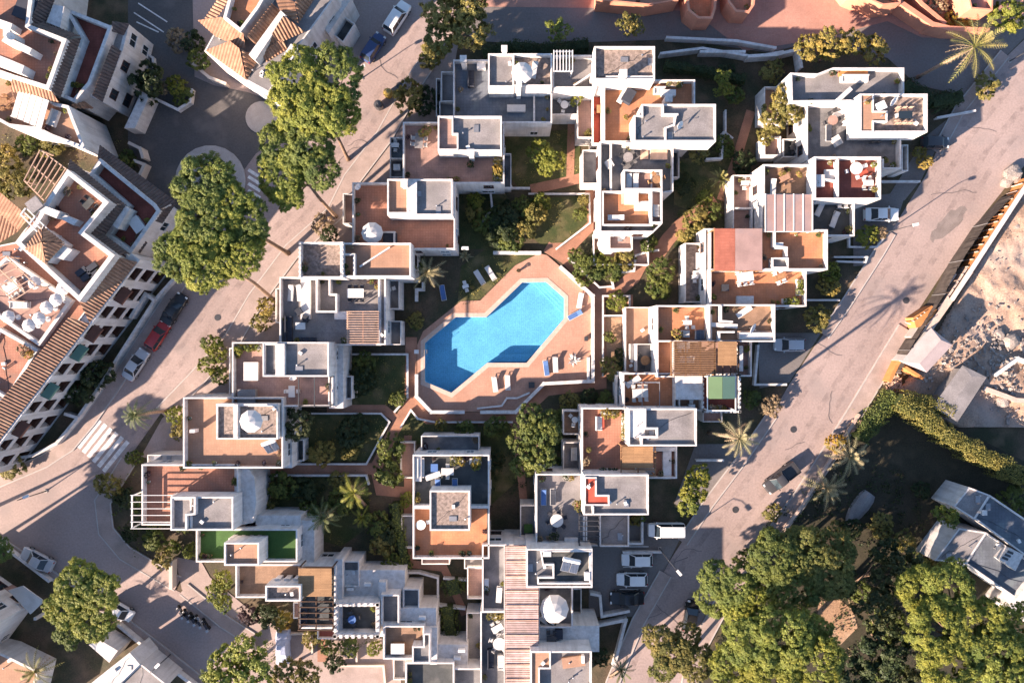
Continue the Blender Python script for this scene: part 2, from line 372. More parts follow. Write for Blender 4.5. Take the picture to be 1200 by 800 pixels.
def tile_slope(mb,poly,eave=(0,1),pitch=.40,amp=.13):
    """ribbed clay tiles over a convex planar 3D polygon; ribs run up the slope from the edge eave"""
    P=[Vector(p) for p in poly]; a=P[eave[0]];b=P[eave[1]]; u=(b-a).normalized()
    nrm=Vector((0,0,0))
    for i in range(len(P)): nrm+= (P[i]-P[0]).cross(P[(i+1)%len(P)]-P[0])
    nrm.normalize(); nrm=nrm if nrm.z>0 else -nrm
    v=nrm.cross(u).normalized()
    if sum((p-a).dot(v) for p in P)<0: v=-v
    Q=[((p-a).dot(u),(p-a).dot(v)) for p in P]; u0=min(q[0] for q in Q); u1=max(q[0] for q in Q)
    def span(x):
        hs=[]
        for i in range(len(Q)):
            p,q=Q[i],Q[(i+1)%len(Q)]
            if abs(p[0]-q[0])<1e-9: 
                if abs(p[0]-x)<1e-4: hs+=[p[1],q[1]]
                continue
            t=(x-p[0])/(q[0]-p[0])
            if -1e-6<=t<=1+1e-6: hs.append(p[1]+(q[1]-p[1])*t)
        return (min(hs),max(hs)) if hs else None
    n=max(1,int((u1-u0)/(pitch/6))); prev=None
    for i in range(n+1):
        x=min(max(u0+(u1-u0)*i/n,u0+1e-4),u1-1e-4); sp=span(x)
        if not sp: prev=None; continue
        h=amp*abs(math.sin(math.pi*(x-u0)/pitch))
        cur=[a+u*x+v*sp[0]+nrm*h,a+u*x+v*sp[1]+nrm*h]
        if prev: mb.add([prev[0],cur[0],cur[1],prev[1]],[(0,1,2,3)])
        prev=cur
# ------------------------------------------------------------------ plants
def rv():
    while True:
        v=Vector((random.uniform(-1,1),random.uniform(-1,1),random.uniform(-1,1)))
        if .05<v.length<1: return v.normalized()
def add_leaf(mb,p,nrm,l,w):
    t=rv(); a=nrm.cross(t)
    if a.length<.05: a=nrm.cross(Vector((1,0,.3)))
    a.normalize(); b=nrm.cross(a)
    mb.add([p-a*l,p-b*w+a*l*.1,p+a*l,p+b*w+a*l*.1],[(0,1,2,3)])
def crown_mesh(name,nl,clumps,leaves,leaf,clump_r,flat=.75,core=.5,lobe=(.3,.5),seed=1):
    """foliage of unit radius: leaf sized faces gathered in clumps on the lobes of a crown"""
    random.seed(seed); lobes=[(Vector((0,0,0)),core)]
    for i in range(nl):
        a=2*math.pi*(i*.618+random.uniform(-.06,.06)); rr=random.uniform(.25,.72); el=random.uniform(-.25,.8)
        c=Vector((math.cos(a)*rr,math.sin(a)*rr,el*flat*.6)); lobes.append((c,random.uniform(*lobe)))
    mb=MB(); k=0; tries=0
    while k<clumps and tries<clumps*8:
        tries+=1; c,r=random.choice(lobes[1:] if random.random()<.84 else lobes); d=rv()
        if d.z<-.35 and random.random()<.8: continue
        d.z*=.85; p=c+d*r*random.uniform(.68,1.16)
        if any((p-c2).length<r2*.8 for c2,r2 in lobes if c2 is not c): continue
        k+=1; cr=clump_r*random.uniform(.6,1.35); nl2=int(leaves*random.uniform(.6,1.3))
        for _ in range(nl2):
            q=rv(); o=q*cr*random.uniform(.25,1.0); o.z*=.75
            n=(q*.7+d*.9+rv()*.72+Vector((0,0,.15))).normalized(); add_leaf(mb,p+o,n,leaf*random.uniform(.6,1.3),leaf*random.uniform(.35,.65))
    return mb
from mathutils import noise as mnoise
leaf('pine2',(.19,.225,.05),(.10,.13,.034)); leaf('lime2',(.21,.235,.045),(.11,.14,.03)); leaf('green2',(.19,.185,.05),(.10,.115,.03)); leaf('olive2',(.20,.20,.05),(.12,.125,.04)); leaf('deep2',(.075,.085,.03),(.045,.055,.022))
VARI=dict(pine='pine2',lime='lime2',green='green2',olive='olive2',deep='deep2')
CROWNS={}
def crown(kind,i,m):
    spec={'big':(26,680,78,.026,.08,.75,.58,(.2,.4)),'mid':(12,130,50,.066,.14,.85,.45,(.26,.48)),'small':(7,44,26,.12,.2,.8,.4,(.34,.5)),
          'open':(13,120,34,.06,.12,.75,.25,(.22,.36)),'broad':(12,75,26,.16,.19,.7,.4,(.28,.42)),'cover':(30,800,66,.026,.08,.6,.6,(.2,.4))}[kind]
    key=(kind,i,m)
    if key not in CROWNS:
        nl,cl,lv,lf,cr,fl,co,lo=spec
        src=next((v for (k2,i2,_),v in CROWNS.items() if k2==kind and i2==i),None)
        if src: me=src.copy(); me.materials[0]=M[m]
        else: me=crown_mesh('crown',nl,cl,lv,lf,cr,fl,co,lo,seed=31*i+len(kind)*7+3).mesh('foliage_'+kind,m)
        CROWNS[key]=me
    return CROWNS[key]
RK=random.Random(5)
def put_crown(name,kind,i,m,parent,loc,r,sq=.85):
    o=bpy.data.objects.new(name,crown(kind,i,m)); C.objects.link(o); o.parent=parent; o.location=loc
    o.rotation_euler=(0,0,RK.uniform(0,6.28)); o.scale=(r*RK.uniform(.94,1.06),r*RK.uniform(.94,1.06),r*sq); return o
def tree(label,base,crowns,m='pine',kind='big',cat='tree',tr=.22,bend=.5,group=None,bark='bark',limbs=5):
    """base (x,y) on the ground; crowns: list of (x,y,z,r,[squash])"""
    B=W(*base,0); root=thing('tree',label,cat,B,group=group); tb=MB()
    c0=sum((W(c[0],c[1],c[2]) for c in crowns),Vector())/len(crowns)
    zt=min(c[2]-c[3]*.35 for c in crowns)
    top=B.lerp(c0,.72); top.z=max(zt,1.0)
    mid=B.lerp(top,.5)+Vector((RK.uniform(-bend,bend),RK.uniform(-bend,bend),0))*.5
    tb.tube([B,B.lerp(mid,.15)+Vector((0,0,.1)),mid,top],[tr*1.45,tr*1.1,tr*.9,tr*.65],8)
    for c in crowns:
        cc=W(c[0],c[1],c[2]); n=max(2,limbs//len(crowns)+1)
        for k in range(n):
            a=RK.uniform(0,6.28); e=cc+Vector((math.cos(a),math.sin(a),.15))*c[3]*RK.uniform(.35,.7); st=mid.lerp(top,RK.uniform(.55,1))
            md=st.lerp(e,.5)+Vector((0,0,c[3]*.1)); tb.tube([st,md,e],[tr*.5,tr*.34,tr*.12],6)
    tb.build('trunk',bark,root,smooth=True)
    for i,c in enumerate(crowns):
        put_crown('crown',kind,RK.randrange(3),(m if RK.random()<.62 else VARI.get(m,m)),root,W(c[0],c[1],c[2])-B,c[3]*.95,c[4] if len(c)>4 else .8)
    return root
def shrub(label,x,y,r,m='green',kind='mid',z=None,cat='shrub',name='shrub',group=None,sq=.9,zb=0):
    z=r*.75 if z is None else z
    B=W(x,y,zb+z); o=bpy.data.objects.new(name,crown(kind,RK.randrange(3),m)); C.objects.link(o)
    o.location=(B.x,B.y,zb+z*.75); o.rotation_euler=(0,0,RK.uniform(0,6.28)); o.scale=(r,r*RK.uniform(.88,1.1),max(z,.3)*sq)
    return tag(o,label,cat,group)
def frond(mb,o,az,el,ln,droop,w=.38,n=13,fold=.5,mi=0):
    """one feather leaf: a drooping rib with pairs of narrow leaflets"""
    h=Vector((math.cos(az),math.sin(az),0)); side=Vector((-h.y,h.x,0)); P=[]
    for i in range(n+1):
        t=i/n; P.append(o+h*ln*(t*math.cos(el)*(1-.15*t*t))+Vector((0,0,ln*(math.sin(el)*t-droop*t*t))))
    mb.tube(P[::2] if n%2==0 else P,[.045*(1-.8*i/len(P)) for i in range(len(P[::2] if n%2==0 else P))],4,mi)
    for i in range(2,n+1):
        d=(P[i]-P[i-1]).normalized(); up=side.cross(d); t=i/n; ll=w*(math.sin(math.pi*min(1,t*.85+.12))**.6)*random.uniform(.85,1.1)
        for sg in (-1,1):
            e=P[i]+side*sg*ll+d*ll*.75-up*(-1)*ll*-.25*fold*2*.5; e=e-Vector((0,0,ll*fold*.5))
            mb.add([P[i]-d*.045,P[i]+d*.055,e],[(0,1,2)],mi)
PALMS={}
def palm(label,base,top,z,r,m='frond',n=26,name='palm_tree',cat='palm',droop=.45,tr=.2,group=None,seed=0,upright=.0,w=.24):
    B=W(*base,0); T=W(top[0],top[1],z); root=thing(name,label,cat,B,group=group)
    tb=MB(); k=8; pts=[B.lerp(T,i/k)+Vector((0,0,0)) for i in range(k+1)]
    if z>.8: 
        tb.tube(pts,[tr*(1.35 if i==0 else (1.05 if i%2 else .95)) for i in range(k+1)],9); tb.build('trunk','palmbark',root,smooth=True)
    random.seed(seed+17); fb=MB()
    for i in range(n):
        az=i*2.39996+random.uniform(-.2,.2); q=i/n; el=R(78-88*q)+upright; ln=r*random.uniform(.88,1.08)*(1.05-.1*(q<.2))
        frond(fb,T+Vector((0,0,.1)),az,el,ln*(1.0 if q>.25 else .85),droop*random.uniform(.8,1.25),w=w*r/2.2)
    if z>2.5:
        for i in range(9):   # dry hanging leaves under the head
            frond(fb,T-Vector((0,0,.15)),i*.7+random.uniform(0,.4),R(-35),r*.55,.5,w=.3,n=7,mi=1)
    fb.build('crown',[m,'dry'],root); return root
def agave(label,x,y,r,m,n=14,z=0,cat='agave',name='agave_plant',group=None):
    p=W(x,y,z); mb=MB(); random.seed(int(x*7+y))
    for i in range(n):
        az=i*2.4+random.uniform(-.2,.2); el=R(72-62*i/n); l=r*random.uniform(.8,1.1); h=Vector((math.cos(az)*math.cos(el),math.sin(az)*math.cos(el),math.sin(el))); sd=Vector((-math.sin(az),math.cos(az),0)); w=r*.11
        a=p+Vector((0,0,.05)); b=a+h*l*.5+Vector((0,0,-.02*l)); e=a+h*l-Vector((0,0,.12*l)); up=sd.cross(h)
        mb.add([a-sd*w*.6,a+sd*w*.6,b-sd*w+up*w*.4,b+sd*w+up*w*.4,b-up*w*.3,e],[(0,4,2),(0,1,4),(1,3,4),(2,4,5),(4,3,5)])
    return solo(mb,name,m,label,cat,p,group)
def hedge(label,pts,w,h,m,leaf_=.16,dens=34,z=0,group=None,cat='hedge',name='hedge',lump=.35):
    """clipped or loose leaf wall along plan points (taken at its top)"""
    Q=[W(x,y,z+h) for x,y in pts]; mb=MB(); random.seed(int(pts[0][0]*3+pts[0][1]))
    B=Q[0].copy(); B.z=z
    for i in range(len(Q)-1):
        d=Q[i+1]-Q[i]; ln=d.length; d.normalize(); s=Vector((-d.y,d.x,0))
        # solid twiggy heart of the hedge
        mb.beam(Q[i]-Vector((0,0,h*.55)),Q[i+1]-Vector((0,0,h*.55)),w*.6,h*.85,1)
        for _ in range(int(ln*w*dens*1.3+ln*h*dens)):
            t=random.uniform(0,ln); u=random.uniform(-1,1); bulge=1+lump*math.sin(t*2.1+i)*math.sin(t*.83+1.7)
            if random.random()<.6: p=Q[i]+d*t+s*u*w*.5*bulge+Vector((0,0,(random.uniform(-.25,.12)-.3*u*u)*bulge)); n=Vector((s.x*u*.4,s.y*u*.4,1))
            else: sg=random.choice((-1,1)); p=Q[i]+d*t+s*sg*w*.5*bulge*random.uniform(.85,1.05)-Vector((0,0,random.uniform(.1,.95)*h)); n=s*sg+Vector((0,0,.3))
            add_leaf(mb,p,(n+rv()*.9).normalized(),leaf_*random.uniform(.6,1.3),leaf_*random.uniform(.35,.7))
    return solo(mb,name,[m,'deep'],label,cat,B,group)
# ------------------------------------------------------------------ cars
def loft(mb,secs,mi=0,close=True,capmi=None):
    b=len(mb.v); n=len(secs[0])
    for s in secs: mb.v+= [tuple(p) for p in s]
    for i in range(len(secs)-1):
        for k in range(n if close else n-1):
            mb.f.append((b+i*n+k,b+i*n+(k+1)%n,b+(i+1)*n+(k+1)%n,b+(i+1)*n+k)); mb.m.append(mi)
    mb.f.append(tuple(b+k for k in range(n-1,-1,-1))); mb.m.append(mi); e=b+(len(secs)-1)*n
    mb.f.append(tuple(e+k for k in range(n))); mb.m.append(mi)
PAINT={}
def paint(k,c,rough=.25):
    M['paint_'+k]=mat('paint_'+k,c,rough=rough,noise=.06,scale=1,spec=.6,fine=.03); return 'paint_'+k
for k,c in dict(white=(.74,.73,.71),silver=(.42,.43,.45),blue=(.035,.06,.15),red=(.33,.02,.02),black=(.018,.018,.02),grey=(.055,.055,.06),beige=(.45,.41,.35),yellow=(.36,.25,.06)).items(): paint(k,c)
dm('tyre',(.02,.02,.02),rough=.9,noise=.2,scale=3); dm('lamp_glass',(.75,.75,.72),rough=.1,noise=.05,scale=3,spec=.6); dm('tail_red',(.35,.01,.01),rough=.2,noise=.05,scale=3,spec=.6)
CARS={}
def car_proto(kind,pk):
    """front towards +x. body, greenhouse glass, roof, wheels, lights, mirrors"""
    L,Wd,H={'hatch':(4.05,1.74,1.46),'sedan':(4.45,1.78,1.44),'suv':(4.5,1.86,1.66),'van':(4.7,1.88,1.85),'small':(3.5,1.62,1.5),'pickup':(5.0,1.85,1.72)}[kind]
    root=bpy.data.objects.new('parked_car',None); C.objects.link(root); root.empty_display_size=.3
    hL=L/2; hb=H*.56
    prof={'hatch':[(-hL,.62,.80),(-hL+.12,.92,.92),(-hL+.5,.98,1),(-.3,1,1),(hL-1.25,.99,1),(hL-.45,.90,.95),(hL-.08,.78,.82),(hL,.6,.68)],}.get(kind) or [(-hL,.70,.84),(-hL+.1,.95,.93),(-hL+.5,.99,1),(-.3,1,1),(hL-1.2,.99,1),(hL-.45,.92,.95),(hL-.08,.8,.84),(hL,.62,.7)]
    mb=MB(); S=[]
    for x,hz,wy in prof:
        w=Wd/2*wy; z=hb*hz
        S.append([(x,-w*.92,.22),(x,-w,.45),(x,-w*.985,z*.85),(x,-w*.86,z),(x,0,z+.035),(x,w*.86,z),(x,w*.985,z*.85),(x,w,.45),(x,w*.92,.22)])
    loft(mb,S); body=mb.build('body',pk,root,smooth='edge',local=True)
    x0,x1,x2,x3={'hatch':(-hL+.12,-hL+.55,.35,1.05),'sedan':(-hL+.75,-hL+1.45,.3,1.1),'suv':(-hL+.1,-hL+.4,.45,1.15),'van':(-hL+.08,-hL+.22,.95,1.55),'small':(-hL+.1,-hL+.4,.4,1.05),'pickup':(-.55,-.2,.75,1.4)}[kind]
    wb=Wd*.44; wt=Wd*.36; zb=hb*.97; zt=H
    g=MB(); g.add([(x0,-wb,zb),(x3,-wb,zb),(x3,wb,zb),(x0,wb,zb),(x1,-wt,zt-.05),(x2,-wt,zt-.05),(x2,wt,zt-.05),(x1,wt,zt-.05)],[(0,1,5,4),(1,2,6,5),(2,3,7,6),(3,0,4,7),(4,5,6,7)]); g.build('windows','glass',root,local=True)
    rf=MB(); rx=[x1-.05,x1+.12,(x1+x2)/2,x2-.15,x2+.06]; rs=[]
    for i,x in enumerate(rx):
        w=wt*(1.0 if 0<i<4 else .9); z=zt-(.045 if i in(0,4) else 0); rs.append([(x,-w,z-.06),(x,-w,z-.015),(x,-w*.6,z+.02),(x,w*.6,z+.02),(x,w,z-.015),(x,w,z-.06)])
    loft(rf,rs); rf.build('roof',pk,root,smooth='edge',local=True)
    pl=MB()
    for sy in (-1,1):
        pl.beam((x3,sy*wb,zb),(x2,sy*wt,zt-.04),.08,.05); pl.beam((x0,sy*wb,zb),(x1,sy*wt,zt-.04),.1,.06); pl.beam(((x1+x2)/2,sy*wb*1.005,zb),((x1+x2)/2,sy*wt*1.01,zt-.04),.09,.03)
    pl.build('pillar',pk,root,local=True)
    if kind=='pickup':
        bd=MB(); bd.box((-hL+.95,0,hb+.03),(1.5,Wd*.74,.06)); bd.build('cargo_bed','metal_dark',root,local=True)
        rl=MB()
        for sy in (-1,1): rl.beam((-hL+.1,sy*Wd*.44,hb+.1),(-.6,sy*Wd*.44,hb+.1),.09,.16)
        rl.beam((-hL+.1,-Wd*.44,hb+.1),(-hL+.1,Wd*.44,hb+.1),.09,.16); rl.build('bed_rail',pk,root,local=True)
    for sx in (-L*.31,L*.31):
        for sy in (-1,1):
            w=MB(); y=sy*Wd*.445; w.tube([(sx,y-.1,.31),(sx,y+.1,.31)],[.31,.31],14); o=w.build('wheel','tyre',root,local=True)
            w=MB(); y2=y+sy*.06; w.tube([(sx,y2-.05,.31),(sx,y2+.05,.31)],[.19,.19],10); w.build('rim','metal_grey',o,local=True)
    for sy in (-1,1):
        h=MB(); h.box((hL-.16,sy*Wd*.33,hb*.79),(.22,.32,.12)); h.build('headlight','lamp_glass',root,local=True)
        h=MB(); h.box((-hL+.07,sy*Wd*.38,hb*.78),(.12,.2,.2)); h.build('tail_light','tail_red',root,local=True)
        h=MB(); h.box((x3-.25,sy*Wd*.53,zb+.05),(.14,.2,.13)); h.build('mirror',pk,root,local=True)
    return root
def car(label,x,y,ang,kind,pk,cat='car',name='parked_car',group=None):
    """ang: heading in plan degrees, 0 = towards +x of the photo, 90 = up"""
    key=(kind,pk)
    if key in CARS: o=copy_tree(CARS[key])
    else: o=CARS[key]=car_proto(kind,paint_name(pk))
    o.name=name; p=W(x,y,.8); o.location=(p.x,p.y,.006); o.rotation_euler=(0,0,R(ang)); return tag(o,label,cat,group or 'cars parked along the roads')
def paint_name(k): return 'paint_'+k
# ------------------------------------------------------------------ furniture
def parasol(label,x,y,z,r,m='canvas_white',zz=2.5,n=10,tilt=0,cat='parasol'):
    p=W(x,y,z+zz); p.z=z; root=thing('parasol',label,cat,p); mb=MB()
    T=Vector((p.x,p.y,z+zz)); rim=[T+Vector((math.cos(2*math.pi*k/n)*r,math.sin(2*math.pi*k/n)*r,-.42*r)) for k in range(n)]
    mid=[T+Vector((math.cos(2*math.pi*k/n)*r*.5,math.sin(2*math.pi*k/n)*r*.5,-.15*r)) for k in range(n)]
    mb.add([T]+mid+rim,[(0,1+k,1+(k+1)%n) for k in range(n)]+[(1+k,1+n+k,1+n+(k+1)%n,1+(k+1)%n) for k in range(n)])
    lo=[q-Vector((0,0,.14)) for q in rim]; mb.add(rim+lo,[(k,(k+1)%n,n+(k+1)%n,n+k) for k in range(n)])
    mb.build('canopy',m,root)
    b=MB(); b.tube([(p.x,p.y,z+.05),(p.x,p.y,z+zz+.08)],[.03,.03],8); b.build('pole','metal_grey',root)
    b=MB(); b.lathe((p.x,p.y,z),[(.0,.0),(.32,.0),(.32,.06),(.1,.12),(.06,.3),(0,.3)],12); b.build('base','plastic_white',root); return root
TAB={}
def table_set(desc,x,y,z,kind='round',r=.6,nch=4,rz=0,tm='plastic_white',cm='plastic_white',where=''):
    p=W(x,y,z); t=thing('patio_table',desc,'table',p,rz); a=MB()
    if kind=='round': a.lathe((0,0,0),[(0,.70),(r,.70),(r,.74),(0,.74)],18)
    else: a.box((0,0,.72),(r*2,r*1.1,.045))
    a.build('tabletop',tm,t,local=True); b=MB()
    if kind=='round': b.tube([(0,0,.02),(0,0,.7)],[.05,.05],8); b.lathe((0,0,0),[(0,0),(.3,0),(.3,.03),(0,.06)],12); b.build('pedestal',tm,t,local=True)
    else:
        for sx in (-1,1):
            for sy in (-1,1): b=MB(); b.box((sx*r*.9,sy*r*.45,.35),(.06,.06,.7)); b.build('leg',tm,t,local=True)
    for k in range(nch):
        if kind=='round': th=rz+2*math.pi*k/nch+.3; d=r+.3; q=Vector((p.x+math.cos(th)*d,p.y+math.sin(th)*d,z)); ang=th
        else:
            sx=(k//2-(nch//2-1)/2)*.75; sy=1 if k%2 else -1; q=Vector((sx,sy*(r*.55+.28),0)); q.rotate(Matrix.Rotation(rz,3,'Z')); q=q+p; ang=rz+(math.pi/2 if sy>0 else -math.pi/2)
        chair(q,ang,cm,where or 'chair at the '+desc)
    return t
CH={}
def chair(q,ang,m,label,group=None):
    if m in CH: o=copy_tree(CH[m])
    else:
        o=bpy.data.objects.new('patio_chair',None); C.objects.link(o); CH[m]=o
        a=MB(); a.box((0,0,.43),(.46,.46,.05)); a.build('seat',m,o,local=True)
        a=MB(); a.beam((.21,-.21,.66),(.21,.21,.66),.05,.42); a.build('backrest',m,o,local=True)
        for sx in (-1,1):
            for sy in (-1,1): a=MB(); a.beam((sx*.19,sy*.19,0),(sx*.18,sy*.18,.42),.045,.045); a.build('leg',m,o,local=True)
    o.location=q; o.rotation_euler=(0,0,ang); return tag(o,label,'chair',group or label)
LG={}
def lounger(label,x,y,z,ang,m='canvas_white',group=None,up=.45):
    if m in LG: o=copy_tree(LG[m])
    else:
        o=bpy.data.objects.new('sun_lounger',None); C.objects.link(o); LG[m]=o
        a=MB()
        for sy in (-1,1): a.beam((-1.0,sy*.32,.3),(1.0,sy*.32,.3),.05,.06)
        a.beam((-1,-.32,.3),(-1,.32,.3),.05,.06); a.beam((1,-.32,.3),(1,.32,.3),.05,.06); a.build('frame','plastic_white',o,local=True)
        a=MB(); a.box((-.33,0,.36),(1.3,.6,.07)); a.build('mattress',m,o,local=True)
        a=MB(); a.beam((.33,0,.38),(.92,0,.62),.6,.07); a.build('backrest',m,o,local=True)
        for sx in (-.8,.8):
            for sy in (-1,1): a=MB(); a.box((sx,sy*.3,.14),(.05,.05,.28)); a.build('leg','plastic_white',o,local=True)
    p=W(x,y,z+.3); o.location=(p.x,p.y,z); o.rotation_euler=(0,0,R(ang)); return tag(o,label,'sun lounger',group or 'sun loungers')
def sofa(label,x,y,z,l,ang,m='cushion_dark',cat='sofa'):
    p=W(x,y,z+.5); t=thing('garden_sofa',label,cat,(p.x,p.y,z),R(ang)); a=MB(); a.box((0,0,.15),(l,.8,.3)); a.build('base','plastic_white' if m!='cushion_dark' else 'metal_dark',t,local=True)
    n=max(1,int(l/.7))
    for i in range(n):
        a=MB(); a.box((-l/2+(i+.5)*l/n,-.06,.37),(l/n-.04,.62,.14)); a.build('seat_cushion',m,t,local=True)
    a=MB(); a.box((0,.34,.5),(l,.14,.5)); a.build('backrest',m,t,local=True)
    for sx in (-1,1): a=MB(); a.box((sx*(l/2-.06),0,.4),(.12,.78,.3)); a.build('armrest',m,t,local=True)
    return t
def ac(label,x,y,z,rz=0):
    p=W(x,y,z+.3); t=thing('air_conditioner',label,'air conditioner',(p.x,p.y,z),R(rz)); a=MB(); a.box((0,0,.36),(.85,.34,.6)); a.build('casing','plastic_white',t,local=True)
    f=MB(); f.tube([(-.12,-.172,.36),(-.12,-.19,.36)],[.22,.22],14); f.build('fan_grille','metal_dark',t,local=True)
    for sx in (-1,1): a=MB(); a.box((sx*.32,0,.03),(.06,.36,.06)); a.build('foot','metal_grey',t,local=True)
    return t
def dish(label,x,y,z,az=-60,r=.42):
    p=W(x,y,z+.7); t=thing('satellite_dish',label,'satellite dish',(p.x,p.y,z),R(az)); a=MB(); a.tube([(0,0,0),(0,0,.75)],[.03,.03],7); a.build('mast','metal_grey',t,local=True)
    d=MB(); d.lathe((0,0,0),[(.01,0),(r*.5,.05),(r*.85,.13),(r,.2),(r*.98,.215),(r*.8,.14),(.01,.02)],18); o=d.build('reflector','plastic_white',t,local=True); o.rotation_euler=(0,R(58),0); o.location=(.05,0,.8)
    k=MB(); k.beam((.1,0,.62),(.5,0,.98),.03,.03); k.box((.52,0,1.0),(.1,.08,.08)); k.build('receiver_arm','metal_grey',t,local=True); return t
def solar(label,x,y,z,rz=0,n=2,w=1.05,l=1.7):
    p=W(x,y,z+.6); t=thing('solar_water_heater',label,'solar heater',(p.x,p.y,z),R(rz))
    for i in range(n):
        xx=(i-(n-1)/2)*(w+.06); a=MB(); a.beam((xx,-l*.5,.15),(xx,l*.42,.85),w,.09); o=a.build('collector_frame','metal_grey',t,local=True)
        a=MB(); a.beam((xx,-l*.46,.24),(xx,l*.38,.915),w-.1,.03); a.build('collector_glass','panel',o,local=True)
    a=MB(); a.tube([(-n*w*.55,l*.58,.9),(-n*w*.5,l*.58,.9),(n*w*.5,l*.58,.9),(n*w*.55,l*.58,.9)],[.2,.27,.27,.2],14); a.build('tank','plastic_white',t,local=True)
    for sx in (-1,1): a=MB(); a.beam((sx*n*w*.4,l*.55,0),(sx*n*w*.4,l*.55,.7),.06,.06); a.beam((sx*n*w*.4,-l*.45,0),(sx*n*w*.4,-l*.45,.2),.06,.06); a.build('stand','metal_grey',t,local=True)
    return t
def pot(label,x,y,z,r=.3,m='green',pm='terra',ph=.45,kind='small',pr=None):
    p=W(x,y,z+.5); t=thing('potted_plant',label,'potted plant',(p.x,p.y,z)); pr=pr or max(.18,r*.5); a=MB(); a.lathe((0,0,0),[(0,0),(pr*.7,0),(pr,ph),(pr*1.08,ph),(pr*1.08,ph-.04),(pr*.9,ph-.05),(0,ph-.05)],12); a.build('pot',pm,t,local=True)
    put_crown('foliage',kind,RK.randrange(3),m,t,(0,0,ph+r*.45),r,.9); return t
def planter(label,x0,y0,x1,y1,z,m='green',h=.45,r=.45,fl=None):
    A=W(x0,y1,z+h);B=W(x1,y0,z+h); c=(A+B)/2; c.z=z; t=thing('planter',label,'planter',c); a=MB(); sx,sy=B.x-A.x,B.y-A.y
    a.prism(ccw([(-sx/2,-sy/2),(sx/2,-sy/2),(sx/2,sy/2),(-sx/2,sy/2)]),0,h); a.build('trough','stucco',t,local=True); n=max(1,int(max(sx,sy)/(r*1.1)))
    for i in range(n):
        f=(i+.5)/n-.5; put_crown('foliage','small',RK.randrange(3),fl if fl and i%2 else m,t,(sx*f if sx>sy else 0,sy*f if sy>=sx else 0,h+r*.35),r*RK.uniform(.8,1.15),.9)
    return t
def crate(label,x,y,z,sx,sy,sz,rz,m,lid=None,name='storage_box',cat='box'):
    p=W(x,y,z+sz); t=thing(name,label,cat,(p.x,p.y,z),R(rz)); a=MB(); a.box((0,0,sz/2),(sx,sy,sz)); a.build('casing',m,t,local=True)
    a=MB(); a.box((0,0,sz+.03),(sx+.06,sy+.06,.06)); a.build('lid',lid or m,t,local=True); return t
def lamp(label,x,y,h=4.3,arm=(1.3,-1.3),group='street lamps'):
    p=W(x,y,0); t=thing('street_lamp',label,'street lamp',p,0,group); a=MB(); a.tube([(0,0,0),(0,0,.5),(0,0,h)],[.11,.07,.05],9); a.build('pole','metal_dark',t,local=True)
    b=MB(); b.box((0,0,.04),(.4,.4,.08)); b.build('base','kerb',t,local=True)
    e=Vector((arm[0],arm[1],h+.25)); a=MB(); a.tube([(0,0,h-.05),(arm[0]*.5,arm[1]*.5,h+.22),e],[.045,.04,.035],7); a.build('arm','metal_dark',t,local=True)
    g=MB(); g.beam(e-Vector((arm[0]*.1,arm[1]*.1,0)),e+Vector((arm[0],arm[1],0)).normalized()*.62,.34,.16); o=g.build('lantern','plastic_white',t,local=True)
    return t
def gwall(label,pts,h=1.0,t=.2,m='stucco',group=None,cap=True,cat='garden wall',name='garden_wall',zb=0):
    Q=[W(x,y,zb) for x,y in pts]; root=thing(name,label,cat,Q[0],group=group); mb=MB(); cp=MB()
    for i in range(len(Q)-1):
        d=(Q[i+1]-Q[i]); 
        if d.length<.05: continue
        d.normalize(); e=d*(t/2-.004*(i%2)); z=Vector((0,0,h/2+.003*i)); mb.beam(Q[i]-e+z,Q[i+1]+e+z,t,h)
        if cap: z=Vector((0,0,h+.03+.003*i)); cp.beam(Q[i]-e*1.25+z,Q[i+1]+e*1.25+z,t+.08,.06)
    mb.build('wall_body',m,root)
    if cap: cp.build('coping',m,root)
    return root
def strip(pts,w,z,mb,mi=0):
    """flat ribbon of width w metres along plan points, mitred"""
    Q=[W(x,y,z) for x,y in pts]; Lp=[];Rp=[]
    for i,p in enumerate(Q):
        d1=(p-Q[i-1]).normalized() if i else (Q[1]-p).normalized(); d2=(Q[i+1]-p).normalized() if i<len(Q)-1 else d1
        n=Vector((-(d1.y+d2.y),d1.x+d2.x,0)); n.normalize(); k=1/max(.5,n.dot(Vector((-d1.y,d1.x,0)))); Lp.append(p+n*w/2*k); Rp.append(p-n*w/2*k)
    for i in range(len(Q)-1): mb.poly([Rp[i],Rp[i+1],Lp[i+1],Lp[i]],mi)
    return Lp,Rp
def raised_strip(pts,w,z,mb,mi=0):
    Q,_=strip(pts,w,z,MB()); _,P=strip(pts,w,z,MB()); poly=ccw([(p.x,p.y) for p in Q]+[(p.x,p.y) for p in P[::-1]]); mb.prism(poly,-.01,z,mi)
def raised_strip_w(S,w,z,mb): raised_strip([(p.x*PPM+600,400-p.y*PPM) for p in S],w,z,mb)
def fill(polys,z,hole=None):
    import bmesh
    bm=bmesh.new(); es=[]
    for P in polys:
        vs=[bm.verts.new((p[0],p[1],z)) for p in P]
        for i in range(len(vs)): es.append(bm.edges.new((vs[i],vs[(i+1)%len(vs)])))
    bmesh.ops.triangle_fill(bm,use_beauty=True,use_dissolve=False,edges=es)
    for f in bm.faces:
        if f.normal.z<0: f.normal_flip()
    mb=MB(); bm.verts.index_update(); mb.add([v.co[:] for v in bm.verts],[[v.index for v in f.verts] for f in bm.faces]); bm.free(); return mb
